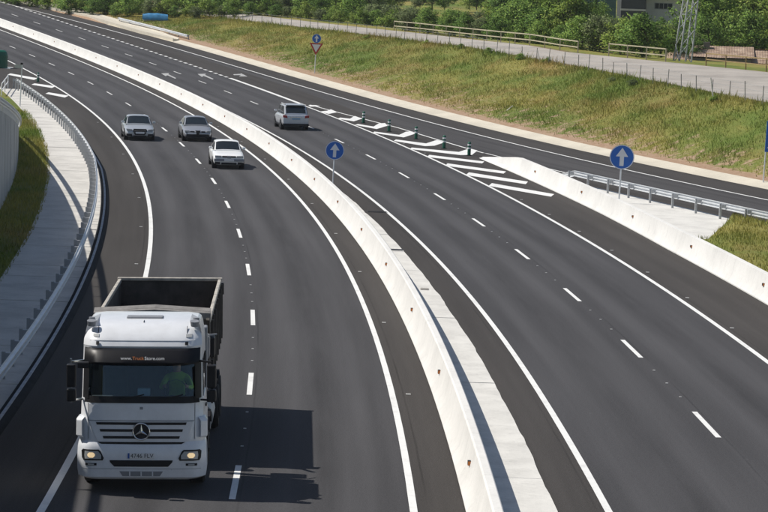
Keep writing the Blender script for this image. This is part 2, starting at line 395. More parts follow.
def U(px, py, h=0):                                    # the point on a surface h metres above the road that a ray from the camera meets
    x, y = px-384, py-256; c, s = math.cos(ROLL), math.sin(ROLL); x, y = c*x-s*y, s*x+c*y
    fw = math.cos(PITCH)*FPX-math.sin(PITCH)*y; dn = math.sin(PITCH)*FPX+math.cos(PITCH)*y
    t, st = 0, .002
    while CAM_H-t*dn > prof(fw*t)+h and fw*t < 900: t += st
    a, b = t-st, t
    for _ in range(40):
        m_ = (a+b)/2
        if CAM_H-m_*dn > prof(fw*m_)+h: a = m_
        else: b = m_
    return Vector((x*a, fw*a, prof(fw*a)+h))
def yaw_of(f, Y): return -math.atan(dX(f, Y))           # rotation about z of the travel direction +Y -> tangent

# the ground sheet: rows at constant Y, columns along the lines, to the horizon
def zfar(X, Y): return 6.2+max(0, Y-380)*.012+2.0*mnoise.noise((X*.006, Y*.006, 1))
def columns(Y):
    z = prof(Y); e = HE(Y); wt = WTOP(Y); zb = z-.09; a = min(1, max(0, (Y-320)/120))
    top = z+e
    back = top*(1-a)+zfar(XG(Y)+60, Y)*a
    wb = wt if wt > .05 else 0
    L = [(XA(Y)-600, z+wb+2, 0), (XA(Y)-160, z+wb*.9, 0), (XA(Y)-40, z+wb-.02, 0), (WALL(Y)-.22, z+wb-.12 if wb else z+.05, 0), (WALL(Y)-.02, z+.22, 0), (APR(Y)+.02, z+.01, .0), (APR(Y)+.3, zb, 0),
         (BARL(Y), zb, 0), (CRIN(Y)+.3, zb, 1), (CROUT(Y)-.04, z+.13, 1), (SOIL(Y), z+.20+.12*min(1, e), .50),
         (FENCE(Y)-.4, top-.08, .05), (SNEAR(Y), top, .5), (SFAR(Y), top+.3, .7), (SFAR(Y)+2.5, top+.2, .2),
         (SFAR(Y)+30, top*(1-a)+zfar(XG(Y)+60, Y)*a-1.0*(1-a), 0), (SFAR(Y)+200, back+1, 0), (SFAR(Y)+900, back+6, 0)]
    return L
SUBD = [3, 6, 8, 1, 3, 1, 1, 1, 1, 1, 4, 14, 2, 3, 2, 6, 8, 6]
def ground_z(X, Y):
    L = columns(Y); return float(np.interp(X, [q[0] for q in L], [q[1] for q in L]))
def build_ground():
    Ys = list(np.arange(8, 345, 1.5))+list(np.arange(346, 460, 6))+[480, 520, 580, 660, 760, 900, 1100, 1400, 1900, 2800]
    V = []; So = []; ncol = None
    for Y in Ys:
        Yc = min(Y, 400); L = columns(Yc)
        row = []
        for j in range(len(L)-1):
            (x0, z0, s0), (x1, z1, s1) = L[j], L[j+1]
            for k in range(SUBD[j]):
                t = k/SUBD[j]; row.append((x0+(x1-x0)*t, z0+(z1-z0)*t, s0+(s1-s0)*t, j))
        row.append((*L[-1], 99))
        sh = (XG(400)-XG(399))*(Y-Yc)
        for x, z, s, j in row:
            x += sh
            if Y > 400: z += (Y-400)*.004+(Y-400)**1.4*.0004+max(0, Y-600)*.012*max(0, mnoise.noise((x*.002, Y*.002, 4)))
            if j >= 14 or j <= 2: z += .16*mnoise.noise((x*.35, Y*.35, 0))+.5*mnoise.noise((x*.05, Y*.05, 3))
            if j == 10: z += .05*mnoise.noise((x*.35, Y*.35, 0))
            if j in (11,) : z += .03*mnoise.noise((x*.8, Y*.8, 0))
            V.append((x, Y, z)); So.append(s)
        ncol = len(row)
    F = [(r*ncol+c, r*ncol+c+1, (r+1)*ncol+c+1, (r+1)*ncol+c) for r in range(len(Ys)-1) for c in range(ncol-1)]
    me = bpy.data.meshes.new('ground'); me.from_pydata(V, [], F); me.materials.append(M['ground'])
    at = me.attributes.new('soil', 'FLOAT', 'POINT'); at.data.foreach_set('value', So)
    me.shade_smooth()
    o = bpy.data.objects.new('ground', me); C.objects.link(o); return tag(o, kind='structure')
build_ground()

def strip(name, fl, fr, y0, y1, m, dz=0., ref=None, n=2, step=2.0, parent=None, kind='structure', zf=None, jag=None):
    Ys = np.linspace(y0, y1, max(2, int((y1-y0)/step)+1)); V = []; UVs = []; st = 0; prev = None
    for Y in Ys:
        a, b = fl(Y), fr(Y)
        if jag: b += jag(Y)
        rx = ref(Y) if ref else a
        if prev: st += math.hypot(rx-prev[0], Y-prev[1])
        prev = (rx, Y); cs = 1/math.sqrt(1+(dX(ref, Y)**2 if ref else 0))
        for k in range(n+1):
            x = a+(b-a)*k/n
            V.append((x, Y, prof(Y)+(zf(Y, k/n) if zf else 0)+dz)); UVs.append(((x-rx)*cs, st))
    F = [(r*(n+1)+c, r*(n+1)+c+1, (r+1)*(n+1)+c+1, (r+1)*(n+1)+c) for r in range(len(Ys)-1) for c in range(n)]
    me = bpy.data.meshes.new(name); me.from_pydata(V, [], F); me.materials.append(M[m])
    uv = me.uv_layers.new(name='UVMap')
    li = np.zeros(len(me.loops), dtype=np.int32); me.loops.foreach_get('vertex_index', li)
    uv.data.foreach_set('uv', np.array(UVs, dtype=np.float32)[li].ravel()); me.shade_smooth()
    o = bpy.data.objects.new(name, me); C.objects.link(o)
    if parent: o.parent = parent
    if kind: o['kind'] = kind
    return o
Y0, Y1 = 14, 420
road_l = strip('road', lambda Y: KERB(Y)-.05, lambda Y: BARL(Y)+.08, Y0, Y1, 'road_l', 0, XB, 6)
road_r = strip('road', lambda Y: SLABR(Y)-.1, MAINR, Y0, Y1, 'road_r', 0, XE, 6)
def slip_left(Y): return SLIPL(Y) if Y < 141 else max(MAINR(Y), -1e9)
slip = strip('slip_road', lambda Y: max(slip_left(Y), MAINR(Y)), lambda Y: CRIN(Y)+.1, Y0, 345, 'slip', -.001, XG, 5)
# the hatched wedge of asphalt left of the oncoming lanes
WEDGE = table([(150, .0), (200, .2), (206, 2.), (216, 6.5), (235, 14), (265, 26), (300, 40), (330, 45)])
strip('road_wedge', lambda Y: KERB(Y)-.05-WEDGE(Y), lambda Y: KERB(Y)-.05, 200, 330, 'road_l', -.002, XB, 2)

# ------------------------------------------------------------------ painted markings, each a part of its road
def ribbon(name, f, y0, y1, wd, parent, m='paint', dz=.006, step=3., jitter=0):
    h = wd/2
    return strip(name, off(f, -h), off(f, h), y0, y1, m, dz, f, 1, step, parent, None)
ribbon('edge_line', XA, 15, 330, .16, road_l)
ribbon('edge_line', XC, 15, 400, .15, road_l)
ribbon('edge_line', XD, 15, 400, .15, road_r)
ribbon('edge_line', XF, 15, 226, .16, road_r)
ribbon('edge_line', off(XE, 3.62), 194, 226, .26, road_r, dz=.010)
ribbon('edge_line', XG, 15, 342, .16, slip)
ribbon('edge_line', XJ, 96, 152, .14, slip)
Jg = lambda Y: float(np.interp(Y, [142, 152.8, 172.4, 194.4], [XJ(142), 5.49, .72, -6.04]))
ribbon('edge_line', Jg, 152, 194.5, .16, slip, dz=.012)
def ground_quad(name, pts, parent, m='paint', dz=.007):
    n = len(pts); V = [(x, y, prof(y)+dz) for x, y in pts]
    me = bpy.data.meshes.new(name); me.from_pydata(V, [], [tuple(range(n))]); me.materials.append(M[m])
    bm = bmesh.new(); bm.from_mesh(me)
    bmesh.ops.recalc_face_normals(bm, faces=bm.faces)
    for f in bm.faces:
        if f.normal.z < 0: f.normal_flip()
    bm.to_mesh(me); bm.free()
    o = bpy.data.objects.new(name, me); C.objects.link(o); o.parent = parent; return o
def stations(f, ystart, ystop, step):                  # Y values spaced step metres along a line
    out = [ystart]; Y = ystart
    sgn = 1 if ystop > ystart else -1
    while (Y < ystop if sgn > 0 else Y > ystop):
        Y += sgn*step/math.sqrt(1+dX(f, Y)**2); out.append(Y)
    return out
for f, yc, par in ((XB, 50.23, road_l), (XE, 59.1, road_r)):
    ys = stations(f, yc, 380, 12.62 if f is XB else 12.45)
    ys += stations(f, yc, 22, 12.5)[1:]
    for Y in ys:
        ribbon('lane_dash', f, Y-1.75, Y+1.75, .13, par, 'paint_old' if Y > 165 else 'paint')
Y = 227.
while Y < 340:                                        # short merge dashes between the slip lane and the carriageway
    ribbon('merge_dash', off(XE, 3.55), Y, Y+1.1, .28, road_r, 'paint'); Y += 2.3
# small studs between the dashes and along the edge lines
mb = MB()
for f, yc in ((XB, 50.23), (XE, 59.1)):
    for Y in stations(f, yc, 150, 12.5):
        for k in (1, 2, 3):
            q = Y+1.75+k*2.2; x = f(q); mb.box(x-.032, x+.032, q-.03, q+.03, prof(q)+.004, prof(q)+.014)
for f, o in ((XF, .35), (XA, -.4), (XC, .4)):
    for Y in stations(f, 62, 160, 7.4 if f is XF else 13.3):
        x = off(f, o)(Y); mb.box(x-.06, x+.06, Y-.05, Y+.05, prof(Y)+.004, prof(Y)+.014)
o = mb.build('road_stud', 'paint_old', road_r); o['kind'] = 'stuff'
# hatching in the gore ahead of the right barrier
Z2 = lambda pts: [(260+x/4.8, 80+y/4.8) for x, y in pts]
Z3 = lambda pts: [(400+x/4.8, 100+y/4.8) for x, y in pts]
for poly in (Z2([(240, 128), (232, 121), (268, 121), (290, 127)]), Z2([(285, 152), (330, 163), (372, 155), (340, 141), (322, 148)]), Z2([(372, 186), (450, 199), (490, 186), (455, 173), (432, 186), (385, 181)]),
             Z2([(455, 216), (560, 236), (612, 220), (600, 207), (570, 209), (545, 224), (470, 212)]), Z2([(540, 254), (690, 276), (745, 258), (720, 247), (700, 249), (668, 264), (550, 248)]),
             Z3([(-30, 197), (120, 222), (165, 220), (214, 204), (178, 192), (125, 209), (-20, 190)]), Z3([(46, 236), (290, 265), (346, 264), (372, 243), (334, 233), (282, 250), (56, 229)]),
             Z3([(128, 274), (394, 305), (405, 296), (141, 264)]), Z3([(216, 316), (497, 354), (509, 344), (229, 305)]), Z3([(315, 361), (603, 405), (614, 393), (331, 348)]), Z3([(425, 413), (725, 465), (740, 453), (441, 400)])):
    q = [U(*a) for a in poly]
    ground_quad('hatch_stripe', [(a.x, a.y) for a in q], road_r, dz=.013)
for a, b in (((-14,66),(12,68)),((9,74),(36,79)),((33,84),(54,87)),((47,93),(67,96.5))):
    A_, B_ = U(*a), U(*b)
    ground_quad('hatch_stripe', [(A_.x, A_.y-.9), (B_.x, B_.y-1.3), (B_.x, B_.y+1.1), (A_.x, A_.y+.9)], road_l)
for poly, par in (([(161, 73.4), (169, 73.2), (168.4, 74.3), (176.4, 78.2), (175, 78.7), (167.2, 75.3), (165.8, 76.3)], road_r), ([(197.5, 74), (206, 73.8), (205, 74.9), (213.8, 79), (212.4, 79.5), (203.6, 76), (202, 77)], road_r),
                  ([(233, 74.3), (241, 73.9), (240.5, 73), (247.5, 76.6), (239, 76.4), (241, 75.2), (234, 75.2)], slip)):
    q = [U(*a) for a in poly]; ground_quad('arrow_marking', [(a.x, a.y) for a in q], par, 'paint_faint', dz=.014)

# ------------------------------------------------------------------ concrete strips, kerbs, slabs
def pieces(parent, name, fl, fr, y0, y1, ln, m, dz, gap=.05, jag=None, thick=.05, tol=.02):
    Y = y0
    while Y < y1:
        ye = min(y1, Y+ln); mb = MB(); secs = []
        k = max(2, int((ye-Y)/.75)+1); h = dz+random.uniform(-tol, tol)*.4
        for q in np.linspace(Y+gap/2, ye-gap/2, k):
            a, b = fl(q), fr(q)+(jag(q) if jag else 0); z = prof(q)+h
            secs.append([(a, q, z-thick), (b, q, z-thick), (b, q, z), (a, q, z)])
        mb.loft(secs); mb.build(name, m, parent); Y = ye
jagf = lambda Y: +.045*mnoise.noise((Y*.30, 0, 0))+.035*mnoise.noise((Y*1.7, 3, 0))
ms = strip('median_pavement', lambda Y: BARR(Y)-.5, lambda Y: SLABR(Y)+.02, Y0, Y1, 'bitumen', .002, None, 1)
pieces(ms, 'slab_panel', lambda Y: BARR(Y)-.3, lambda Y: SLABR(Y)+.06, 20, 230, 6.3, 'slab', .035, .035, jagf)
for (xa, ya), (xb, yb) in (((388, 250.5), (402, 250)), ((368, 212), (387, 212)), ((421, 290), (428, 290))):
    a, b = U(xa, ya), U(xb, yb); wd = .22 if ya > 240 else .05
    g = MB()
    for kk in range(9):
        t0, t1 = kk/9+.01, (kk+.8)/9; g.box(a.x+(b.x-a.x)*t0, a.x+(b.x-a.x)*t1, a.y-wd, a.y+wd, prof(a.y)+.03, prof(a.y)+.052)
    g.box(a.x-.02, b.x+.02, a.y-wd-.02, a.y+wd+.02, prof(a.y)+.0, prof(a.y)+.046 if ya > 240 else prof(a.y)+.012)
    g.build('drain_grate', 'rustpost' if ya > 280 else 'chassis', ms)
ap = strip('concrete_apron', lambda Y: APR(Y), lambda Y: KERB(Y)-.05, Y0, 203, 'bitumen', -.02, None, 1)
pieces(ap, 'apron_panel', lambda Y: APR(Y), lambda Y: KERB(Y)-.12, 26, 201, 3.2, 'apron', .05, .03, None, .08)
# the apron goes on as a plain slab past the wall's end
strip('concrete_apron', lambda Y: APR(Y)-table([(150, 0), (165, 1), (185, 6), (205, 14), (222, 18)])(Y), lambda Y: APR(Y)-.01 if Y < 203 else KERB(Y)-.1-WEDGE(Y), 160, 222, 'apron', .035, None, 2)
strip('gutter', CRIN, CROUT, 20, 304, 'cream', .01, None, 3, zf=lambda Y, t: [0, -.02, .05, .16][int(round(t*3))])
strip('service_road', SNEAR, SFAR, 40, 330, 'dirt', .02, None, 4, zf=lambda Y, t: HE(Y)+.3*t)
# concrete ditch running up the far bank
DL = [U(*q, .25) for q in ((176, 39), (150, 31.5), (125, 24.5), (96, 16), (60, 8), (40, 3.5), (22, -1))]
mb = MB(); secs = []
for q in DL:
    n_ = Vector((1, .35, 0)).normalized()
    hw_ = .35 if q is DL[0] else 1.1
    secs.append([q-n_*hw_-Vector((0,0,.3)), q+n_*hw_-Vector((0,0,.3)), q+n_*hw_+Vector((0,0,.12)), q+n_*hw_*.5+Vector((0,0,.02)), q-n_*hw_*.5+Vector((0,0,.02)), q-n_*hw_+Vector((0,0,.08))])
tag(mb.loft(secs).build('drainage_ditch', 'cream'), kind='structure')
# rounded black bitumen kerb along the hard shoulder
secs = []
for Y in np.arange(16, 146, 2.):
    x = KERB(Y); z = prof(Y)
    secs.append([(x+.20*math.cos(a), Y, z-.02+.15*math.sin(a)) for a in np.linspace(0, PI, 9)])
k = MB().loft(secs, closed=False).build('kerb', 'bitumen', smooth=True); k['kind'] = 'structure'
MB().loft([[Vector(q[4])+Vector((dx, 0, dz)) for dx, dz in ((-.048, -.012), (-.035, .012), (.035, .012), (.048, -.012))] for q in secs]).build('kerb_highlight', 'kerbtop', k)  # thin pale strip standing in for the sky highlight along the rounded kerb
# island behind the right barrier: concrete fill, then rough grass
il = lambda Y: RBAR(Y)+.5; ir = lambda Y: GRAIL(Y)+.5
isl = strip('traffic_island', il, lambda Y: max(ir(Y), il(Y)+.05), 96, 141, 'slab', .03, None, 4)
def IEDGE(Y): return float(np.interp(Y, [100, 103.2, 116.75, 120], [12.3, 13.04, 16.07, 17.0]))
def gz_island(x, y): return prof(y)+.08+.12*mnoise.noise((x*.5, y*.5, 0))
mb = MB(); rows = np.arange(30, 118.5, 1.); nc = 14; vs = []; fs = []
for r, Y in enumerate(rows):
    lft = IEDGE(Y) if Y > 102.5 else il(Y)+.02
    rgt = max(SLIPL(Y)-.05, lft+.02)
    for c in range(nc+1):
        x = lft+(rgt-lft)*c/nc; e = min(c, nc-c)/nc*2
        vs.append((x, Y, prof(Y)+.045+.28*min(1, e*2.5)*min(1, (118-Y)/6)+.06*mnoise.noise((x*.7, Y*.7, 0))))
fs = [(r*(nc+1)+c, r*(nc+1)+c+1, (r+1)*(nc+1)+c+1, (r+1)*(nc+1)+c) for r in range(len(rows)-1) for c in range(nc)]
verge = mb.add(vs, fs).build('grass_verge', 'ground', smooth=True, recalc=False); verge['kind'] = 'structure'

# ------------------------------------------------------------------ barriers
def barrier_profile(h, k=1.):
    return [(0, 0), (0, .05*h/.85), (.15*k, .28*h/.85), (.27*k, h), (.47*k, h), (.52, .28*h/.85), (.62, .05*h/.85), (.62, 0)]
def jersey(name, f, y0, y1, hfun, label, refl, side=0):
    e = empty(name, (f(y0), y0, prof(y0))); tag(e, label, 'barrier')
    secs = []
    for Y in np.arange(y0, y1+.1, 1.5):
        h = hfun(Y); th = math.atan(dX(f, Y)); c, s_ = math.cos(th), math.sin(th)
        secs.append([Vector((f(Y)+u*c, Y-u*s_, prof(Y)+v-.01)) for u, v in barrier_profile(h)])
    mb = MB(); mb.loft([[p-e.location for p in q] for q in secs]); o = mb.build('barrier_body', 'conc', e, bevel=.03); smooth_angle(o, 25)
    rm = MB(); rm.box(-.035, .10, -.028, .028, -.05, .05); rm.cur = 1; rm.box(-.045, -.035, -.10, .10, -.06, .06); rm.cur = 2
    rm.box(-.03, .09, -.10, .10, -.065, .065)
    me = None
    for Y in refl:
        if me is None:
            r = MB(); r.box(-.04, .07, -.075, .075, -.045, .045); r.cur = 1; r.add([(-.042, -.07, -.04), (-.042, .07, -.04), (.07, .07, .056), (.07, -.07, .056)], [(0, 1, 2, 3)])
            r.cur = 1; r.box(-.04, .066, -.079, -.075, -.04, .04)
            o = r.build('reflector', ['blackp', 'amber'], e); me = o
        else: o = me.copy(); C.objects.link(o)
        th = math.atan(dX(f, Y)); u = .185
        o.location = Vector((f(Y)+u*math.cos(th), Y-u*math.sin(th), prof(Y)+.50))-e.location; o.rotation_euler = (0, 0, -th)
    return e
jersey('jersey_barrier', BARL, 16, 400, lambda Y: .85, 'long white concrete safety barrier dividing the two carriageways', [Y for Y in stations(BARL, 50.5, 345, 12.1)]+[38.4])
jersey('jersey_barrier', RBAR, 40, 148.5, lambda Y: .85 if Y < 138 else max(.05, .85-(Y-138)*.077), 'white concrete barrier with sloping nose beside the hatched gore', stations(RBAR, 84.5, 128, 12.1))

# ------------------------------------------------------------------ guard rails
def wbeam(f, ys, z, side, e, hgt=.31, m='galv'):
    pr = [(0, -.155), (.0, -.12), (.075, -.09), (.075, -.05), (0, -.02), (0, .02), (.075, .05), (.075, .09), (0, .12), (0, .155)]
    secs = []
    for Y in ys:
        th = math.atan(dX(f, Y)); c, s_ = math.cos(th), math.sin(th)
        front = [Vector((f(Y)+side*u*c, Y-side*u*s_, prof(Y)+z+v*hgt/.31))-e.location for u, v in pr]
        backp = [Vector((f(Y)+side*(u-.012)*c, Y-side*(u-.012)*s_, prof(Y)+z+v*hgt/.31))-e.location for u, v in reversed(pr)]
        secs.append(front+backp)
    return MB().loft(secs).build('rail', m, e, smooth=False)
def guard_rail(name, f, y0, y1, side, label, pstep=2.0, zr=.62, base=None, spacer=True, hgt=.31):
    e = empty(name, (f(y0), y0, prof(y0))); tag(e, label, 'guard rail')
    base = base or (lambda Y: 0)
    ys = np.arange(y0, y1+.01, 1.0)
    pr = wbeam(lambda Y: f(Y), ys, zr, side, e, hgt)
    if base(y0) or base(y1):
        for v in pr.data.vertices: v.co.z += base(v.co.y+e.location.y)
    pm = sm = None
    for Y in stations(f, y0+.4, y1-.5, pstep):
        th = math.atan(dX(f, Y))
        if pm is None:
            pm = MB().box(-.05, .05, -.03, .03, -.1, zr+.12).build('post', 'galv_dark', e); o = pm
            sm = MB().box(-.10, .10, -.06, .06, -.09, .09).build('spacer', 'galv_dark', e); s_ = sm
        else:
            o = pm.copy(); s_ = sm.copy(); C.objects.link(o); C.objects.link(s_)
        x = f(Y)-side*.24; z = prof(Y)+base(Y)
        o.location = Vector((x, Y, z))-e.location; o.rotation_euler = (0, 0, -th)
        s_.location = Vector((f(Y)-side*.11, Y, z+zr))-e.location; s_.rotation_euler = (0, 0, -th)
        if not spacer: s_.scale = (.6, 1, .6)
    return e
guard_rail('guard_rail', RAIL, 30, 203, 1, 'galvanised guard rail curving along the concrete apron beside the oncoming lanes', 2.1)
guard_rail('guard_rail', GRAIL, 92, 131, 1, 'galvanised guard rail between the slip road and the concrete island', 2.55, zr=.60)
# sloped flare at the end of the island rail
e = C.objects['guard_rail.001']
wf = lambda Y: GRAIL(131)-.15*(Y-131)
m_ = MB(); pr = [(0, -.155), (.075, -.07), (0, 0), (.075, .07), (0, .155)]
secs = []
for Y in np.arange(131, 134.1, .75):
    zz = .60-(Y-131)*.13
    secs.append([Vector((wf(Y)+u, Y, prof(Y)+zz+v))-e.location for u, v in pr]+[Vector((wf(Y)+u-.012, Y, prof(Y)+zz+v))-e.location for u, v in reversed(pr)])
m_.loft(secs).build('rail_end', 'galv', e)
guard_rail('guard_rail', off(XG, 4.2), 280, 306, -1, 'far guard rail beside the soil bank near the concrete ditch', 4., zr=.6)
a, b = U(1.5, 97), U(8, 88)
e = empty('white_railing', a); tag(e, 'short white tube railing past the end of the retaining wall', 'railing')
d_ = b-a
for t in (0, .5, 1): MB().cyl(d_*t-Vector((0, 0, .1)), d_*t+Vector((0, 0, 1.05)), .045, n=8).build('post', 'white', e)
for z in (.5, 1.0): MB().cyl(Vector((0, 0, z)), d_+Vector((0, 0, z)), .04, n=8).build('rail', 'white', e)

# ------------------------------------------------------------------ retaining wall with a rail on top, left of the oncoming lanes
e = empty('retaining_wall', (WALL(60), 60, prof(60))); tag(e, 'grey concrete retaining wall rising along the grass strip', 'wall')
secs = []
for Y in np.arange(20, 157.1, 2.):
    x = WALL(Y); z = prof(Y); t = WTOP(Y)
    secs.append([Vector(q)-e.location for q in ((x-.35, Y, z-.3), (x, Y, z-.3), (x, Y, z+t), (x-.35, Y, z+t))])
MB().loft(secs).build('wall_face', 'wall', e)
# shuttering joints
for Y in np.arange(96, 150, 6.):
    if WTOP(Y) > .4: MB().box(-.004, .012, -.02, .02, .1, WTOP(Y)-.05).build('joint_cover', 'wall', e).location = Vector((WALL(Y), Y, prof(Y)))-e.location
guard_rail('guard_rail', off(XB, -9.63), 22, 150, 1, 'steel rail mounted along the top of the grey retaining wall', 2.5, zr=.37, base=lambda Y: WTOP(Y), spacer=False)

# ------------------------------------------------------------------ signs and markers
def disc(mb, cx, cz, r, y0, y1, n=32):
    return mb.prism([(cx+r*math.cos(2*PI*k/n), cz+r*math.sin(2*PI*k/n)) for k in range(n)], y0, y1)
def arrow_poly(cx, cz, s, up=True):
    return [(cx-.085*s, cz-.36*s), (cx+.085*s, cz-.36*s), (cx+.085*s, cz+.02*s), (cx+.25*s, cz+.02*s), (cx, cz+.38*s), (cx-.25*s, cz+.02*s), (cx-.085*s, cz+.02*s)]
def round_sign(e, cz, d):
    r = d/2
    MB_ = MB(); disc(MB_, 0, cz, r, -.035, -.005); MB_.build('sign_plate', 'blue', e)
    m2 = MB()
    n = 32; ring = []
    for rr in (r*.99, r*.93):
        ring.append([(rr*math.cos(2*PI*k/n), cz+rr*math.sin(2*PI*k/n)) for k in range(n)])
    vs = [(x, -.038, z) for x, z in ring[0]+ring[1]]; m2.add(vs, [(k, (k+1) % n, n+(k+1) % n, n+k) for k in range(n)])
    m2.build('white_border', 'white', e)
    MB().prism(arrow_poly(0, cz, d), -.040, -.036).build('arrow', 'white', e)
def post(e, h, r=.035, lean=0):
    MB().cyl((0, .02, -.1), (lean*h, .02, h), r, n=10).build('pole', 'galv', e, smooth=False)
p = U(332.5, 187); e = empty('road_sign', p, math.radians(2)); e.rotation_euler.y = .03
post(e, 2.25); round_sign(e, 1.80, .92); tag(e, 'round blue keep-ahead arrow sign on a pole beside the median barrier', 'road sign')
p = U(618.7, 203.5); e = empty('road_sign', p, math.radians(-2)); e.rotation_euler.y = .025
post(e, 2.6, .04); round_sign(e, 2.22, 1.17); tag(e, 'round blue ahead arrow sign standing on the concrete island', 'road sign')
p = U(314.5, 76); e = empty('road_sign', p, math.radians(3)); e.rotation_euler.y = .025
post(e, 3.85, .045); round_sign(e, 3.42, .84)
tri = lambda s, cz, y0, y1: MB().prism([(-.58*s, cz+.36*s), (0, cz-.66*s), (.58*s, cz+.36*s)], y0, y1)
tri(1.08, 2.62, -.03, -.004).build('give_way_plate', 'red', e); tri(.70, 2.64, -.036, -.031).build('white_triangle', 'white', e)
tag(e, 'give-way triangle below a round blue arrow on one pole by the gutter', 'road sign')
p = U(762, 184.5); e = empty('road_sign', p, math.radians(-4)); e.rotation_euler.y = .03
for x in (.06, 1.24): MB().cyl((x, .05, -.1), (x, .05, 3.3), .04, n=10).build('pole', 'galv', e)
MB().box(0, 1.3, -.03, .0, 1.75, 3.4).build('sign_plate', 'blue', e, bevel=.02)
MB().prism([(.10, 1.95), (.24, 1.95), (.72, 2.75), (.88, 2.62), (.92, 3.15), (.46, 2.95), (.60, 2.83)], -.036, -.031).build('arrow', 'white', e)
tag(e, 'rectangular blue sign with white slanted arrow at the foot of the embankment', 'road sign')
p = U(20, 106.5); e = empty('road_sign', p); e.rotation_euler.y = .03
MB().cyl((0, 0, -.1), (0, 0, 3.1), .04, n=10).build('pole', 'galv', e)
MB().box(-.52, .06, -.02, .02, 2.72, 2.98).build('sign_plate', 'galv_dark', e); MB().box(-.10, .06, -.05, .05, 2.98, 3.12).build('lamp_cap', 'blackp', e)
tag(e, 'thin grey pole with small sign plate on the concrete apron', 'sign post')
for i, (b, base_on) in enumerate([((363.5, 123), 0), ((389, 131.5), 0), ((416, 139), 0), ((444, 148.5), 0), ((469, 155.5), 0), ((38, 82), 1)]):
    p = U(*b); p.z += .004
    if i == 0:
        e0 = empty('bollard', p); e = e0
        MB().cyl((0, 0, 0), (0, 0, .03), .17, n=16).build('base', 'blackp', e)
        body = MB(); rings = [(0, .03, .10), (0, .74, .10), (0, .80, .07)]
        MB().loft([[(r*math.cos(a), r*math.sin(a), z) for a in np.linspace(0, 2*PI, 17)[:-1]] for _, z, r in rings]).build('tube', 'green', e, smooth=False)
        for z in (.38, .58): MB().loft([[(.104*math.cos(a), .104*math.sin(a), zz) for a in np.linspace(0, 2*PI, 17)[:-1]] for zz in (z, z+.10)]).build('white_band', 'white', e)
    else:
        e = copy_tree(e0); e.location = p
    if base_on: tag(e, 'green marker post beside the hatching by the curving guard rail', 'bollard', None)
    else: tag(e, 'green marker post with white bands standing in the gore hatching', 'bollard', 'green marker posts in the gore')
    if base_on and 'group' in e: del e['group']
# green half-drum marker at the hatched wedge
p = U(-4, 67.5); e = empty('vertex_marker', p); tag(e, 'big dark green drum marker standing on the hatched wedge', 'marker')
secs = []
for z, r in ((0, 1.05), (1.15, 1.05), (1.45, .95), (1.58, .75)):
    secs.append([(r*math.cos(a)*1.0, r*math.sin(a)*.8, z) for a in np.linspace(0, 2*PI, 25)[:-1]])
MB().loft(secs).build('drum', 'green', e, smooth=False)
MB().loft([[(1.075*math.cos(a), .86*math.sin(a), z) for a in np.linspace(0, 2*PI, 25)[:-1]] for z in (.95, 1.03)]).build('rim', 'green', e)

# ------------------------------------------------------------------ wheels
def wheel(e, x, y, r, wd, rimr=None):
    n = 28; s = 1 if x > 0 else -1; rimr = rimr or r*.62
    prof_ = [(-wd/2, rimr), (-wd/2, r*.9), (-wd*.36, r), (wd*.36, r), (wd/2, r*.9), (wd/2, rimr)]
    secs = [[(x+u, y+rr*math.cos(2*PI*k/n), r+rr*math.sin(2*PI*k/n)) for k in range(n)] for u, rr in prof_]
    t = MB().loft(secs, caps=False).build('wheel', 'tyre', e); smooth_angle(t, 40)
    xo = x+s*wd*.42; rm = MB(); rm.cyl((xo-s*wd*.5, y, r), (xo-s*.04, y, r), rimr*1.01, n=n)
    for k in range(5):
        a = 2*PI*k/5+.3; rm.bar((xo-s*.02, y, r), (xo-s*.02, y+rimr*.92*math.cos(a), r+rimr*.92*math.sin(a)), .02, rimr*.28, up=(1, 0, 0))
    rm.cyl((xo-s*.05, y, r), (xo+s*.01, y, r), rimr*.25, n=12)
    rm.build('rim', 'rim', t)
    return t

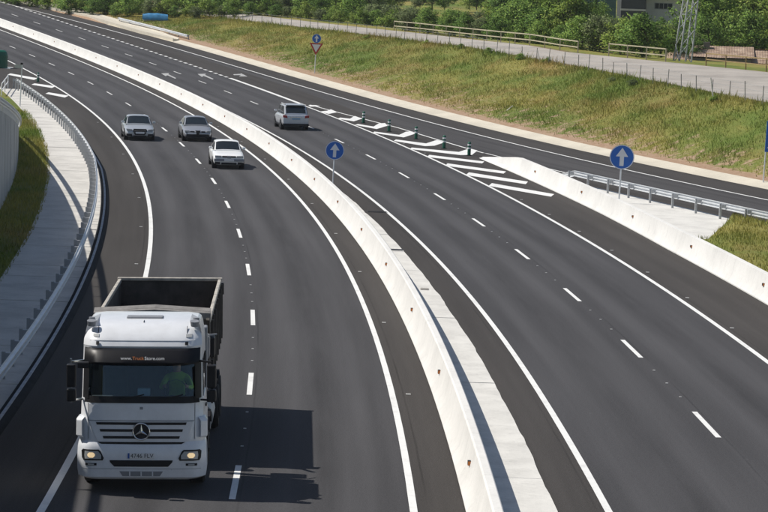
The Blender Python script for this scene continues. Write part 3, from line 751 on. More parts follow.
# ------------------------------------------------------------------ cars (local frame: nose at y=0 facing -y, origin on the ground)
def car(name, P):
    e = empty(name, (0, 0, 0)); L, hw = P['L'], P['W']/2; zb = .20
    # lower body: stations (y, top height, half width factor, bottom height)
    def section(y, zt, f, zbot, crown):
        w_ = hw*f; zm = zbot+(zt-zbot)*.52
        half = [(0, zbot), (w_*.80, zbot), (w_*.965, zbot+.07), (w_, zm), (w_*.985, zt-.12), (w_*.90, zt-.015), (w_*.55, zt+crown*.7), (0, zt+crown)]
        return [(x, y, z) for x, z in half]+[(-x, y, z) for x, z in reversed(half[1:-1])]
    mb = MB(); mb.loft([section(*q) for q in P['body']]); b = mb.build('body', P['paint'], e, sub=2)
    # cabin: belt outline to roof outline
    a, bq, c, d = P['cabin']; zbelt, zroof = P['belt'], P['H']; wb, wr = hw*.90, hw*P.get('tuck', .72)
    def ring(y, z, ww): return (ww, y, z)
    st = [(a, P['cowl'], P['cowl'], wb*.96, wb*.9), (bq, zbelt-.02, zroof-.035, wb, wr), (bq+(c-bq)*.35, zbelt-.02, zroof, wb*1.01, wr*1.02), (c, zbelt-.02, zroof-.04, wb, wr*.98), (d, P['deck'], P['deck'], wb*.94, wb*.86)]
    secs = []
    for y, z0, z1, w0, w1 in st:
        zt = max(z1, z0+.02)
        secs.append([(w0, y, z0-.05), (w0*.99, y, z0+.01), (w1, y, zt-.05*(1 if zt > z0+.1 else .1)), (w1*.80, y, zt-.008), (w1*.4, y, zt+.012), (-w1*.4, y, zt+.012), (-w1*.80, y, zt-.008), (-w1, y, zt-.05*(1 if zt > z0+.1 else .1)), (-w0*.99, y, z0+.01), (-w0, y, z0-.05)])
    mb = MB(); mb.loft(secs); o = mb.build('cabin', P['paint'], e); smooth_angle(o, 50)
    def lerp(p, q, t): return tuple(p[i]+(q[i]-p[i])*t for i in range(3))
    def pane(nm, p00, p10, p11, p01, n_, m='carglass', inset=(.06, .94, .06, .94)):
        u0, u1, v0, v1 = inset
        pt = lambda u, v: lerp(lerp(p00, p10, u), lerp(p01, p11, u), v)
        qs = [pt(u0, v0), pt(u1, v0), pt(u1, v1), pt(u0, v1)]
        nn = Vector(n_).normalized()
        vs = [Vector(q)+nn*.014 for q in qs]+[Vector(q)-nn*.02 for q in qs]
        return MB().add(vs, [(0, 1, 2, 3), (7, 6, 5, 4), (0, 4, 5, 1), (1, 5, 6, 2), (2, 6, 7, 3), (3, 7, 4, 0)]).build(nm, m, e, bevel=.008)
    def screen(nm, s0, s1, v0, v1, kx, up):
        def pt(i, v):
            q = lerp(s0[i], s1[i], v); return Vector((q[0]*kx, q[1], q[2]))
        idx = list(range(2, 8)); A_ = [pt(i, v0) for i in idx]; B_ = [pt(i, v1) for i in idx]
        nrm = (A_[0]-A_[-1]).cross(B_[2]-A_[2]).normalized()
        if nrm.z < 0: nrm = -nrm
        q = MB(); q.loft([[p+nrm*.016 for p in A_]+[p-nrm*.02 for p in reversed(A_)], [p+nrm*.016 for p in B_]+[p-nrm*.02 for p in reversed(B_)]]); return q.build(nm, 'carglass', e)
    screen('windscreen', secs[0], secs[1], .06, .93, .95, 1)
    screen('rear_window', secs[4], secs[3], .10, .90, .93, 1)
    for s in (-1, 1):
        zt = zroof-.085; ym = bq+(c-bq)*.42
        B0 = lambda y: (s*wb*.995, y, zbelt+.01); T0 = lambda y: (s*wr*1.005, y, zt)
        nrm = (s*(zt-zbelt), 0, (wb-wr))
        yf0 = a+(bq-a)*.30
        pane('side_window', B0(yf0+.12), B0(ym-.04), T0(ym-.04), T0(bq+.04), nrm, inset=(.02, .99, .02, .97))
        pane('side_window', B0(ym+.04), B0(c-.02 if not P.get('wagon') else c+.25), T0(c-.12), T0(ym+.04), nrm, inset=(.01, .98, .02, .97))
        # door mirror
        q = MB().loft([[(s*(hw*.93+.02*k), a+.42+dy*sc, zbelt+.10+dz*sc) for dy, dz in ((-.07, -.06), (.05, -.06), (.07, .0), (.04, .07), (-.06, .06))] for k, sc in ((0, .35), (2, .9), (8, 1.), (10, .6))])
        q.build('door_mirror', P.get('mirror', P['paint']), e, smooth=False, bevel=.01)
        for y in P['axles']:
            MB().cyl((s*(hw-.24), y, P['wr']+.01), (s*(hw+.006), y, P['wr']+.01), P['wr']+.055, n=26).build('wheel_arch', 'blackp', e)
            wheel(e, s*(hw-.09), y, P['wr'], .21)
        MB().box(s*hw-.01, s*hw+.012, bq+.55, bq+.75, zbelt-.16, zbelt-.13).build('door_handle', P['paint'], e)
        MB().box(s*(hw-.004)-.008, s*(hw-.004)+.008, P['axles'][0]+.42, P['axles'][1]-.42, .26, .32).build('side_sill', 'blackp', e)
    return e
def patch(e, nm, poly, y0, y1, m, bev=.01):
    return MB().prism(poly, y0, y1).build(nm, m, e, bevel=bev)
def rect(x0, x1, z0, z1): return [(x0, z0), (x1, z0), (x1, z1), (x0, z1)]
def both(e, nm, poly, y0, y1, m):
    patch(e, nm, poly, y0, y1, m); patch(e, nm, [(-x, z) for x, z in reversed(poly)], y0, y1, m)
sedan_body = lambda L, zn, zh, zt, zcowl: [(0.0, zn*.80, .70, .34, .0), (.05, zn*.93, .86, .24, .01), (.28, zn, .955, .20, .02), (.75, zh, .995, .20, .03), (1.20, zcowl-.02, 1., .20, .03), (1.6, .93, 1., .20, .02), (L*.5, .94, 1., .20, .02), (L-1.1, .96, 1., .20, .02), (L-.7, zt, .99, .20, .025), (L-.22, zt-.02, .95, .22, .02), (L-.04, zt-.10, .86, .30, .0), (L, zt-.25, .74, .38, .0)]
# estate-grille silver saloon
P1 = dict(L=4.6, W=1.80, H=1.43, paint='silver', body=sedan_body(4.6, .70, .80, .98, .92), cabin=(1.22, 1.98, 3.30, 4.0), belt=.93, cowl=.93, deck=1.0, axles=(.88, 3.52), wr=.315, tuck=.70)
c1 = car('silver_saloon', P1)
patch(c1, 'grille', [(-.42, .60), (-.30, .36), (.30, .36), (.42, .60), (.38, .72), (-.38, .72)], -.05, .12, 'blackp')
for z in (.52, .60): patch(c1, 'grille_bar', rect(-.36, .36, z, z+.02), -.06, -.045, 'chrome', 0)
both(c1, 'headlight', [(.46, .58), (.80, .62), (.82, .73), (.48, .70)], -.0, .25, 'lens'); both(c1, 'fog_intake', [(.45, .26), (.80, .30), (.80, .42), (.48, .42)], -.01, .2, 'blackp')
patch(c1, 'number_plate', rect(-.26, .26, .44, .55), -.07, -.05, 'plate', 0); patch(c1, 'lower_intake', rect(-.40, .40, .22, .33), .0, .15, 'blackp')
# grey-silver saloon with a low dark nose
P2 = dict(L=4.45, W=1.76, H=1.42, paint='grey', body=sedan_body(4.45, .66, .78, .97, .92), cabin=(1.18, 1.98, 3.2, 3.95), belt=.93, cowl=.92, deck=.99, axles=(.86, 3.42), wr=.31, tuck=.68)
c2 = car('grey_saloon', P2)
patch(c2, 'grille', [(0, .34), (.16, .68), (-.16, .68)], -.06, .1, 'blackp'); patch(c2, 'lower_intake', [(-.72, .28), (.72, .28), (.66, .46), (-.66, .46)], -.02, .2, 'blackp')
both(c2, 'headlight', [(.50, .58), (.78, .58), (.80, .68), (.52, .68)], .02, .3, 'lens'); patch(c2, 'number_plate', rect(-.62, -.12, .46, .56), -.05, -.03, 'plate', 0)
both(c2, 'side_grille', [(.22, .56), (.46, .58), (.46, .64), (.20, .64)], .0, .2, 'blackp')
# boxy white saloon with dark bumper strip
P3 = dict(L=4.2, W=1.66, H=1.41, paint='carwhite', body=[(0.0, .62, .86, .34, .0), (.04, .70, .93, .24, .0), (.20, .78, .975, .20, .01), (.7, .85, 1., .20, .015), (1.15, .91, 1., .20, .02), (1.6, .92, 1., .20, .01), (2.2, .93, 1., .20, .01), (3.2, .94, 1., .20, .01), (3.5, .97, .99, .20, .015), (3.95, .96, .96, .22, .01), (4.15, .88, .92, .30, .0), (4.2, .7, .86, .36, .0)], cabin=(1.12, 1.80, 3.0, 3.6), belt=.92, cowl=.92, deck=.99, axles=(.80, 3.28), wr=.29, tuck=.74)
c3 = car('white_saloon', P3)
both(c3, 'grille', rect(.10, .36, .62, .70), -.03, .1, 'blackp'); patch(c3, 'badge_panel', rect(-.10, .10, .58, .71), -.035, .1, 'greyp')
both(c3, 'headlight', [(.40, .60), (.74, .61), (.74, .72), (.40, .71)], -.02, .2, 'lens')
patch(c3, 'bumper_strip', [(-.78, .42), (.78, .42), (.78, .55), (-.78, .55)], -.05, .14, 'greyp'); patch(c3, 'number_plate', rect(-.26, .26, .43, .54), -.075, -.05, 'plate', 0)
both(c3, 'fog_intake', rect(.46, .74, .26, .38), -.01, .15, 'blackp'); patch(c3, 'lower_intake', rect(-.40, .40, .25, .36), -.01, .15, 'blackp')
# pale silver people carrier seen from behind
P4 = dict(L=4.45, W=1.80, H=1.64, paint='silver2', body=[(0.0, .66, .72, .34, .0), (.06, .76, .88, .26, .01), (.3, .84, .96, .22, .02), (.8, .95, 1., .22, .03), (1.1, 1.0, 1., .22, .02), (1.6, 1.02, 1., .22, .01), (2.6, 1.03, 1., .22, .01), (3.7, 1.05, 1., .24, .01), (4.2, 1.06, .985, .27, .0), (4.40, 1.04, .955, .30, .0), (4.45, .90, .92, .36, .0)], cabin=(1.0, 1.85, 3.85, 4.36), belt=1.02, cowl=.99, deck=1.05, axles=(.86, 3.50), wr=.325, tuck=.80, wagon=True, rw=(.06, .94, .10, .90))
c4 = car('silver_people_carrier', P4)
L4 = 4.45
both(c4, 'tail_light', [(.56, .80), (.86, .84), (.86, 1.0), (.60, .97)], L4-.14, L4+.0, 'tail'); patch(c4, 'number_plate', rect(-.27, .27, .70, .82), L4+.0, L4+.02, mat('bluish_plate', (.28, .42, .55), .4), 0)
patch(c4, 'rear_bumper', [(-.84, .28), (.84, .28), (.86, .44), (-.86, .44)], L4-.16, L4+.04, 'blackp'); patch(c4, 'tailgate_trim', rect(-.40, .40, .86, .90), L4-.02, L4+.025, 'chrome', 0)
patch(c4, 'roof_spoiler', [(-.66, 1.60), (.66, 1.60), (.60, 1.655), (-.60, 1.655)], 3.80, 4.02, 'silver2')
both(c4, 'roof_rail', rect(.60, .64, 1.62, 1.68), 1.9, 3.6, 'galv_dark')
for o, (x, y), f, rear, lab in ((c1, (-14.85, 152.3), XA, 0, 'silver saloon car with a wide dark grille in the outer lane'), (c2, (-11.45, 153.2), XB, 0, 'grey-silver saloon car with low dark front in the inner lane'),
                                (c3, (-8.30, 133.4), XC, 0, 'boxy white saloon car with grey bumper strip'), (c4, (-6.05, 166.5), XE, 1, 'pale silver people carrier driving away with red tail lights')):
    th = yaw_of(f, y)
    if rear:                                          # the tail stands at the measured point, the nose ahead of it
        o.rotation_euler = (0, 0, th+PI); o.location = (x-4.45*math.sin(th), y+4.45*math.cos(th), prof(y+2)+.002)
    else:
        o.rotation_euler = (0, 0, th); o.location = (x, y, prof(y+2)-.0)
    o.rotation_euler.x = 0
    tag(o, lab, 'car')
    sl_ = (prof(y+3)-prof(y+1))/2
    o.rotation_euler = (Matrix.Rotation(math.atan(sl_), 3, 'X') @ Matrix.Rotation(o.rotation_euler.z, 3, 'Z')).to_euler()
    o.location.z = prof(o.location.y)+.0

# ------------------------------------------------------------------ the tipper truck (local frame: bumper at y=0 facing -y)
T = empty('tipper_truck', (-4.54, 48.55, prof(48.6))); T.rotation_euler = (0, -.024, .036)
tag(T, 'white tipper truck with empty steel bed in the oncoming lane', 'truck')
LEV = [(.95, 1.20, .05), (1.02, 1.21, .04), (1.45, 1.205, .045), (1.50, 1.185, .055), (1.80, 1.175, .075), (1.86, 1.165, .085), (2.60, 1.155, .235), (2.84, 1.15, .285), (2.88, 1.15, .27), (2.99, 1.145, .33), (3.03, 1.135, .36), (3.18, 1.11, .55), (3.27, 1.08, .80), (3.31, 1.03, 1.15), (3.325, .9, 1.5)]
zl = [q[0] for q in LEV]
def chw(z): return float(np.interp(z, zl, [q[1] for q in LEV]))
def cyf(z): return float(np.interp(z, zl, [q[2] for q in LEV]))
def fy(x, z):
    h = chw(z); t = max(0, (abs(x)-(h-.34))/.34); return cyf(z)+.035*(x/h)**2+.24*t**2.4
def slice_(z):
    h = chw(z); xs = [-1, -.97, -.92, -.85, -.76, -.6, -.3, 0, .3, .6, .76, .85, .92, .97, 1]
    pts = [(x*h, fy(x*h, z), z) for x in xs]; yb = 2.12
    pts += [(h, y, z) for y in (.7, 1.2, 1.7, yb-.08)]+[(h-.08, yb, z), (0, yb, z), (-h+.08, yb, z)]+[(-h, y, z) for y in (yb-.08, 1.7, 1.2, .7)]
    return pts
secs = [slice_(q[0]) for q in LEV]; n = len(secs[0])
mb = MB(); vs = [p for q in secs for p in q]; fs = []
for i in range(len(secs)-1):
    for k in range(n):
        k2 = (k+1) % n
        if LEV[i][0] >= 1.86-.001 and LEV[i+1][0] <= 2.61 and 2 <= k <= 11: continue      # the windscreen opening
        if LEV[i][0] >= 1.86-.001 and LEV[i+1][0] <= 2.61 and k in (15, 16, 23, 24): continue      # the door windows
        fs.append((i*n+k, i*n+k2, (i+1)*n+k2, (i+1)*n+k))
fs += [tuple((len(secs)-1)*n+k for k in range(n)), tuple(range(n-1, -1, -1))]
cab = mb.add(vs, fs).build('cab', 'truckw', T); smooth_angle(cab, 28)
def front_patch(nm, outline, off_, m, parent=T, depth=.02, nx=10):
    """a plate following the cab's front: outline = list of (z, x0, x1) rows"""
    secs = []
    for z, x0, x1 in outline:
        xs = np.linspace(x0, x1, nx)
        secs.append([(x, fy(x, z)-off_, z) for x in xs]+[(x, fy(x, z)-off_+depth, z) for x in xs[::-1]])
    o = MB().loft(secs).build(nm, m, parent); smooth_angle(o, 30); return o
# windscreen and its black surround
zz = np.linspace(1.88, 2.60, 6)
front_patch('windscreen', [(z, -chw(z)*.90, chw(z)*.90) for z in zz], .004, 'screen', nx=16, depth=.012)
for s in (-1, 1):
    front_patch('pillar', [(z, s*chw(z)*.885, s*chw(z)*.985) for z in zz], .012, 'blackp', nx=4)
front_patch('lower_screen_trim', [(z, -chw(z)*.95, chw(z)*.95) for z in (1.80, 1.84, 1.90, 1.93)], .012, 'blackp', nx=16)
# tinted sun visor with the web address
vis = MB(); secs = []
for z, o_ in ((2.56, .20), (2.60, .205), (2.80, .11), (2.845, .03)):
    xs = np.linspace(-1.12, 1.12, 18); secs.append([(x, fy(x, max(z, 2.6))-o_-.02+.06*abs(x/1.12)**3, z) for x in xs]+[(x, fy(x, max(z, 2.6))-o_+.02+.06*abs(x/1.12)**3, z) for x in xs[::-1]])
visor = vis.loft(secs).build('sun_visor', 'visor', T); smooth_angle(visor, 30)
def text(nm, body, size, loc, rot, m, parent, ext_=.004):
    cu = bpy.data.curves.new(nm, 'FONT'); cu.body = body; cu.size = size; cu.extrude = ext_; cu.align_x = 'LEFT'
    ob = bpy.data.objects.new(nm, cu); C.objects.link(ob); dg = bpy.context.evaluated_depsgraph_get()
    me = bpy.data.meshes.new_from_object(ob.evaluated_get(dg)); C.objects.unlink(ob); bpy.data.objects.remove(ob)
    me.materials.clear(); me.materials.append(M[m]); o = bpy.data.objects.new(nm, me); C.objects.link(o)
    o.parent = parent; o.location = loc; o.rotation_euler = rot
    return o, max(v.co.x for v in me.vertices)-min(v.co.x for v in me.vertices)
tilt = math.radians(90-25)
x = -.40
for body, m in (('www.', 'white'), ('Truck', 'orange_ink'), ('Store.com', 'white')):
    o, wd = text('lettering', body, .092, (x, fy(x, 2.66)-.232, 2.655), (tilt, 0, 0), m, visor); x += wd+.012
# roof details
for s in (-1, 1):
    MB().box(s*1.02-.03, s*1.02+.03, .30, 1.7, 0, .01)
    front_patch('roof_marker_light', [(z, s*.90-.06, s*.90+.06) for z in (3.05, 3.10)], .02, 'lens', nx=4)
    MB().cyl((s*1.0, .62, 3.24), (s*1.0, .60, 3.34), .075, .09, n=14).build('beacon', 'greyp', T); MB().cyl((s*1.02, .95, 3.27), (s*1.02, .95, 3.36), .06, .06, n=12).build('horn', 'greyp', T)
    MB().bar((s*.86, fy(s*.86, 3.0)-.02, 2.95), (s*.86, .62, 3.235), .012).build('wiring', 'blackp', T)
    front_patch('camera_lens', [(z, s*.86-.03, s*.86+.03) for z in (2.91, 2.97)], .035, 'blackp', nx=4)
MB().box(-.36, .36, 1.15, 1.42, 3.30, 3.345).build('roof_hatch', 'greyp', T, bevel=.05)
MB().box(-.005, .005, .82, 1.0, 3.27, 3.30).build('aerial', 'blackp', T)
front_patch('roof_crease', [(z, -1.02, 1.02) for z in (2.985, 3.005)], .010, 'truckw', nx=16)
# front panel, grille, star
front_patch('service_flap', [(z, -1.02, 1.02) for z in (1.47, 1.78)], .012, 'truckw', nx=14)
front_patch('grille_panel', [(1.02, -.80, .80), (1.10, -.86, .86), (1.25, -.93, .93), (1.45, -1.0, 1.0)], .022, 'truckw', nx=14)
for z, hwid in ((1.385, .86), (1.25, .79), (1.115, .73)):
    front_patch('grille_slot', [(z, -hwid, hwid), (z+.05, -hwid-.015, hwid+.015)], .028, 'black', nx=12)
front_patch('grille_slot', [(.955, -.66, .66), (1.0, -.76, .76), (1.05, -.84, .84)], .030, 'black', nx=12)
em = empty('emblem_mount', (0, 0, 0)); bpy.data.objects.remove(em)
yb_ = fy(0, 1.26)-.05
mbx = MB(); disc(mbx, 0, 1.26, .165, yb_, yb_+.05, 36); emb = mbx.build('emblem', 'black', T)
ring = MB(); nn = 40
secs = []
for a in np.linspace(0, 2*PI, 9)[:-1]:
    rr = .158+.014*math.cos(a); yy = yb_-.004+.014*math.sin(a); secs.append([(rr*math.cos(2*PI*k/nn), yy, 1.26+rr*math.sin(2*PI*k/nn)) for k in range(nn)])
secs.append(secs[0]); ring.loft(secs, caps=False).build('emblem_ring', 'chrome', emb, smooth=True)
star = MB()
for k in range(3):
    a = PI/2+k*2*PI/3; tip = (.145*math.cos(a), yb_-.004, 1.26+.145*math.sin(a)); l_ = (.030*math.cos(a+PI/2.0), yb_-.004, 1.26+.030*math.sin(a+PI/2.0)); r_ = (.030*math.cos(a-PI/2.0), yb_-.004, 1.26+.030*math.sin(a-PI/2.0)); c_ = (0, yb_-.022, 1.26)
    star.add([tip, l_, c_, r_], [(0, 1, 2), (0, 2, 3)])
star.build('star', 'chrome', emb)
for sx in (-1, 1):
    front_patch('panel_seam', [(z, sx*1.03-.005, sx*1.03+.005) for z in (1.10, 1.3, 1.5, 1.79)], .016, 'greyp', nx=2)
front_patch('panel_seam', [(z, -1.02, 1.02) for z in (1.458, 1.466)], .026, 'greyp', nx=14)
front_patch('small_badge', [(z, -.03, .03) for z in (1.68, 1.73)], .02, 'greyp', nx=3)
# bumper
BL = [(.31, 1.16, .07), (.36, 1.235, .0), (.50, 1.255, -.02), (.72, 1.255, -.03), (.93, 1.245, -.02), (1.02, 1.23, .02), (1.08, 1.20, .07)]
def by(x, z):
    h = float(np.interp(z, [q[0] for q in BL], [q[1] for q in BL])); y = float(np.interp(z, [q[0] for q in BL], [q[2] for q in BL]))
    t = max(0, (abs(x)-(h-.30))/.30); return y+.03*(x/h)**2+.26*t**2.4
secs = []
for z, h, y in BL:
    xs = np.linspace(-h, h, 25); secs.append([(x, by(x, z), z) for x in xs]+[(h, .72, z), (h-.12, .74, z), (-h+.12, .74, z), (-h, .72, z)])
bump = MB().loft(secs).build('bumper', 'truckw', T); smooth_angle(bump, 30)
def bpatch(nm, outline, off_, m, depth=.03, nx=8, parent=T):
    secs = []
    for z, x0, x1 in outline:
        xs = np.linspace(x0, x1, nx); secs.append([(x, by(x, z)-off_, z) for x in xs]+[(x, by(x, z)-off_+depth, z) for x in xs[::-1]])
    o = MB().loft(secs).build(nm, m, parent); smooth_angle(o, 30); return o
bpatch('lower_grille', [(.575, -.52, .52), (.66, -.60, .60), (.70, -.61, .61)], .010, 'black', parent=bump)
bpatch('step_grille', [(.385, -.36, .36), (.48, -.42, .42)], .010, 'greyp', parent=bump)
for x in (-.22, 0, .22): bpatch('grille_rib', [(.39, x-.012, x+.012), (.475, x-.012, x+.012)], .016, 'truckw', nx=3, parent=bump)
bpatch('bumper_seam', [(.525, -1.15, 1.15), (.533, -1.15, 1.15)], .004, 'greyp', nx=22, parent=bump)
for s in (-1, 1):
    f = lambda lo, hi: (min(s*lo, s*hi), max(s*lo, s*hi))
    hl = bpatch('headlight', [(.695, *f(.74, 1.12)), (.74, *f(.72, 1.15)), (.87, *f(.78, 1.16)), (.905, *f(.82, 1.13))], .014, 'blackp', parent=bump)
    bpatch('headlight_lens', [(.725, *f(.77, 1.09)), (.80, *f(.77, 1.10)), (.875, *f(.83, 1.09))], .020, 'lens', parent=bump)
    bpatch('lit_lamp', [(.750, *f(.93, 1.0)), (.775, *f(.90, 1.03)), (.80, *f(.89, 1.04)), (.825, *f(.90, 1.03)), (.848, *f(.93, 1.0))], .026, 'lamp_on', parent=bump)
    bpatch('fog_light', [(.595, *f(.86, 1.08)), (.64, *f(.86, 1.08))], .012, 'blackp', parent=bump)
    bpatch('fog_lens', [(.605, *f(.91, 1.03)), (.63, *f(.91, 1.03))], .018, 'lens', parent=bump)
    bpatch('side_seam', [(.33, *f(.58, .585)), (.52, *f(.58, .585))], .005, 'greyp', nx=2, parent=bump)
    # corner air deflector and step well
    secs = [[(s*(1.14+dx), y0, z), (s*(1.27+dx), y0+.10, z), (s*(1.27+dx), y0+.34, z), (s*(1.16+dx), y0+.34, z)] for z, dx, y0 in ((1.12, -.02, .10), (1.16, .0, .08), (1.46, .0, .09), (1.52, -.05, .14))]
    MB().loft(secs).build('corner_deflector', 'truckw', T, bevel=.02)
    MB().box(s*1.155-.055, s*1.155+.06, .55, 1.05, .45, 1.05).build('cab_step', 'truckw', T, bevel=.03)
    MB().box(s*1.21-.02, s*1.21+.02, .58, 1.02, .60, .72).build('step_tread', 'blackp', T)
    # door window, door seam, handle
    dm = MB().box(s*1.172-.012, s*1.172+.012, .46, 1.78, 1.10, 1.86).build('door', 'truckw', T, bevel=.02)
    MB().add([(s*1.168, .70, 1.87), (s*1.168, 1.70, 1.87), (s*1.157, 1.70, 2.60), (s*1.157, .70, 2.60)], [(0, 1, 2, 3)]).build('window', 'screen', dm, recalc=False)
    MB().box(s*1.165-.012, s*1.165+.012, .66, .71, 1.86, 2.60).build('window_frame', 'blackp', dm); MB().box(s*1.165-.012, s*1.165+.012, 1.69, 1.75, 1.86, 2.60).build('window_frame', 'blackp', dm)
    MB().box(s*1.20-.015, s*1.20+.015, 1.28, 1.46, 1.55, 1.60).build('handle', 'blackp', dm)
    MB().box(s*1.10-.09, s*1.10+.09, 2.125, 2.45, 1.15, 3.02).build('side_fairing', 'greyp' if s > 0 else 'truckw', T, bevel=.03)
    # mirrors on arms
    arm = MB().bar((s*1.12, .30, 2.60), (s*1.36, .12, 2.60), .035); arm.bar((s*1.14, .30, 1.84), (s*1.36, .12, 1.86), .035); arm.bar((s*1.36, .12, 1.80), (s*1.36, .12, 2.66), .035)
    ma = arm.build('mirror_arm', 'chrome' if s < 0 else 'blackp', T)
    for z0, z1, ww in ((2.12, 2.56, .09), (1.84, 2.08, .09)):
        MB().loft([[(s*1.35+u*ww*k, y, z) for u, z in ((-1, z0), (1, z0), (1.05, (z0+z1)/2), (1, z1), (-1, z1))] for y, k in ((-.02, .8), (.0, .95), (.10, 1.), (.16, .95))]).build('mirror_housing', 'blackp', ma, bevel=.025)
    MB().box(s*1.35-.07, s*1.35+.07, .155, .165, 2.15, 2.53).build('mirror_glass', 'chrome', ma)
    MB().loft([[(s*1.10+u, y, z) for u, z in ((-.12, 2.50), (.10, 2.50), (.10, 2.62), (-.12, 2.62))] for y in (-.10, .04)]).build('kerb_mirror', 'blackp', T, bevel=.02) if s < 0 else None
# plate
pl = MB().box(-.26, .26, by(0, .8)-.022, by(0, .8)-.008, .735, .845).build('number_plate', 'plate', bump, bevel=.01)
MB().box(-.258, -.222, by(0, .8)-.0235, by(0, .8)-.021, .738, .842).build('blue_band', 'plate_blue', pl)
text('plate_text', '4746 FLV', .115, (-.205, by(0, .8)-.024, .752), (PI/2, 0, 0), 'ink', pl, .001)
# wipers
for x0, x1 in ((-.60, .05), (.15, .80)):
    MB().bar((x0+.15, fy(x0, 1.86)-.03, 1.86), (x1, fy(x1, 1.98)-.03, 1.97), .02).build('wiper', 'black', T)
# cab interior
MB().box(-1.05, 1.05, .50, .92, 1.45, 1.83).build('dashboard', 'seat', T, bevel=.06)
MB().box(-.10, .14, .46, .60, 1.88, 2.02).build('dash_tray', 'paper', T, bevel=.01)
MB().box(-1.10, 1.10, 1.92, 2.06, 1.05, 2.95).build('rear_lining', 'seat', T); MB().box(-1.12, 1.12, .5, 2.0, 1.05, 1.10).build('cab_floor', 'seat', T)
MB().box(-1.10, 1.10, .45, 2.0, 2.82, 2.84).build('head_lining', 'seat', T)
for s in (-1, 1):
    MB().box(s*1.13-.008, s*1.13+.008, .50, 2.0, 1.1, 1.85).build('door_lining', 'seat', T)
    q = MB(); q.box(s*.62-.26, s*.62+.26, 1.15, 1.70, 1.40, 1.56); q.box(s*.62-.25, s*.62+.25, 1.62, 1.80, 1.5, 2.28); q.box(s*.62-.13, s*.62+.13, 1.64, 1.76, 2.30, 2.52)
    q.build('seat', 'seat', T, bevel=.05)
sw = MB(); nn = 24; secs = []
for a in np.linspace(0, 2*PI, 9):
    secs.append([(.62+(.22+.018*math.cos(a))*math.cos(2*PI*k/nn), .86-.12*math.sin(2*PI*k/nn)*-1+.018*math.sin(a), 1.92+.20*math.sin(2*PI*k/nn)) for k in range(nn)])
sw.loft(secs, caps=False).build('steering_wheel', 'blackp', T, smooth=True)
# chassis, tanks, wheels
ch = MB(); ch.box(-.48, -.36, .5, 10.9, .78, 1.05); ch.box(.36, .48, .5, 10.9, .78, 1.05)
for y in (1.2, 3.2, 5.0, 7.0, 9.0, 10.7): ch.box(-.36, .36, y, y+.14, .80, 1.0)
ch.build('chassis', 'chassis', T); MB().box(-.5, .5, .25, 1.9, .55, 1.0).build('engine', 'chassis', T, bevel=.08)
for s in (-1, 1):
    for y in (1.38,): wheel(T, s*1.03, y, .51, .32, .29)
    for y in (7.6, 8.95): wheel(T, s*.98, y, .51, .55, .29)
    wheel(T, s*1.03, 3.45, .51, .32, .29)
    for y in (1.38, 3.45, 7.6, 8.95):
        secs = [[(s*x_, y+r*math.cos(a), .51+r*math.sin(a)) for x_, r in ((.70 if y > 5 else .84, .58), (1.22, .58), (1.22, .61), (.70 if y > 5 else .84, .61))] for a in np.linspace(.15*PI, .85*PI, 11)]
        MB().loft(secs).build('mudguard', 'blackp', T)
    MB().cyl((s*.92, 4.3, .80), (s*.92, 5.6, .80), .32, n=20).build('fuel_tank', 'galv_dark' if s > 0 else 'chassis', T)
    MB().box(s*1.16-.02, s*1.16+.02, 4.3, 6.8, .55, .65).build('side_guard', 'galv_dark', T); MB().box(s*1.16-.02, s*1.16+.02, 4.3, 6.8, .80, .90).build('side_guard', 'galv_dark', T)
    MB().bar((s*1.14, 5.8, .55), (s*1.14, 5.8, 1.2), .05).build('guard_bracket', 'chassis', T)
MB().cyl((1.0, 2.62, .9), (1.0, 2.62, 2.9), .11, n=14).build('exhaust_stack', 'greyp', T)
MB().box(.78, 1.22, 2.50, 2.98, 2.30, 2.78).build('air_filter_box', 'greyp', T, bevel=.05); MB().bar((1.2, 2.5, 2.80), (1.36, 2.66, 2.80), .03).build('filter_bracket', 'greyp', T)
MB().cyl((0, 2.9, .9), (0, 3.25, 2.8), .12, n=14).build('hydraulic_ram', 'greyp', T)
# the bed
yb0, yb1, zf_, zs_, wt_ = 3.75, 10.85, 1.32, 2.93, 1.185
bedm = MB()
bedm.box(-.95, .95, yb0, yb1, zf_-.08, zf_)
bed = bedm.build('bed_floor', 'steelbed', T)
for s in (-1, 1):
    q = MB(); q.loft([[(s*.95, y, zf_-.08), (s*1.0, y, zf_-.08), (s*wt_, y, zf_+.35), (s*wt_, y, zs_), (s*(wt_-.05), y, zs_), (s*(wt_-.05), y, zf_+.38), (s*.95, y, zf_)] for y in (yb0, yb1)])
    side = q.build('bed_side', 'steelbed', T)
    MB().box(s*(wt_-.02)-.038, s*(wt_-.02)+.038, yb0, yb1-.10, zs_-.04, zs_+.05).build('top_rim', 'bedrim', side, bevel=.015)
    for y in np.arange(yb0+.5, yb1-.2, .9): MB().box(s*(wt_+.03)-.03, s*(wt_+.03)+.03, y-.05, y+.05, zf_+.30, zs_-.05).build('side_stake', 'steelbed', side)
tg = MB().box(-wt_+.04, wt_-.04, yb1-.06, yb1, zf_-.05, zs_+.02).build('tailgate', 'steelbed', T)
MB().box(-wt_-.04, wt_+.04, yb1-.085, yb1+.03, zs_+.0, zs_+.075).build('top_rim', 'bedrim', tg, bevel=.015)
for s in (-1, 1): MB().box(s*(wt_+.02)-.06, s*(wt_+.02)+.06, yb1-.16, yb1-.02, zs_-.30, zs_-.04).build('hinge', 'blackp', tg)
zh_ = 3.13
bh = MB().prism([(-wt_, zf_-.05), (wt_, zf_-.05), (wt_, zh_), (.05, zh_+.07), (-wt_, zh_)], yb0-.06, yb0).build('bulkhead', 'steelbed', T)
q = MB()
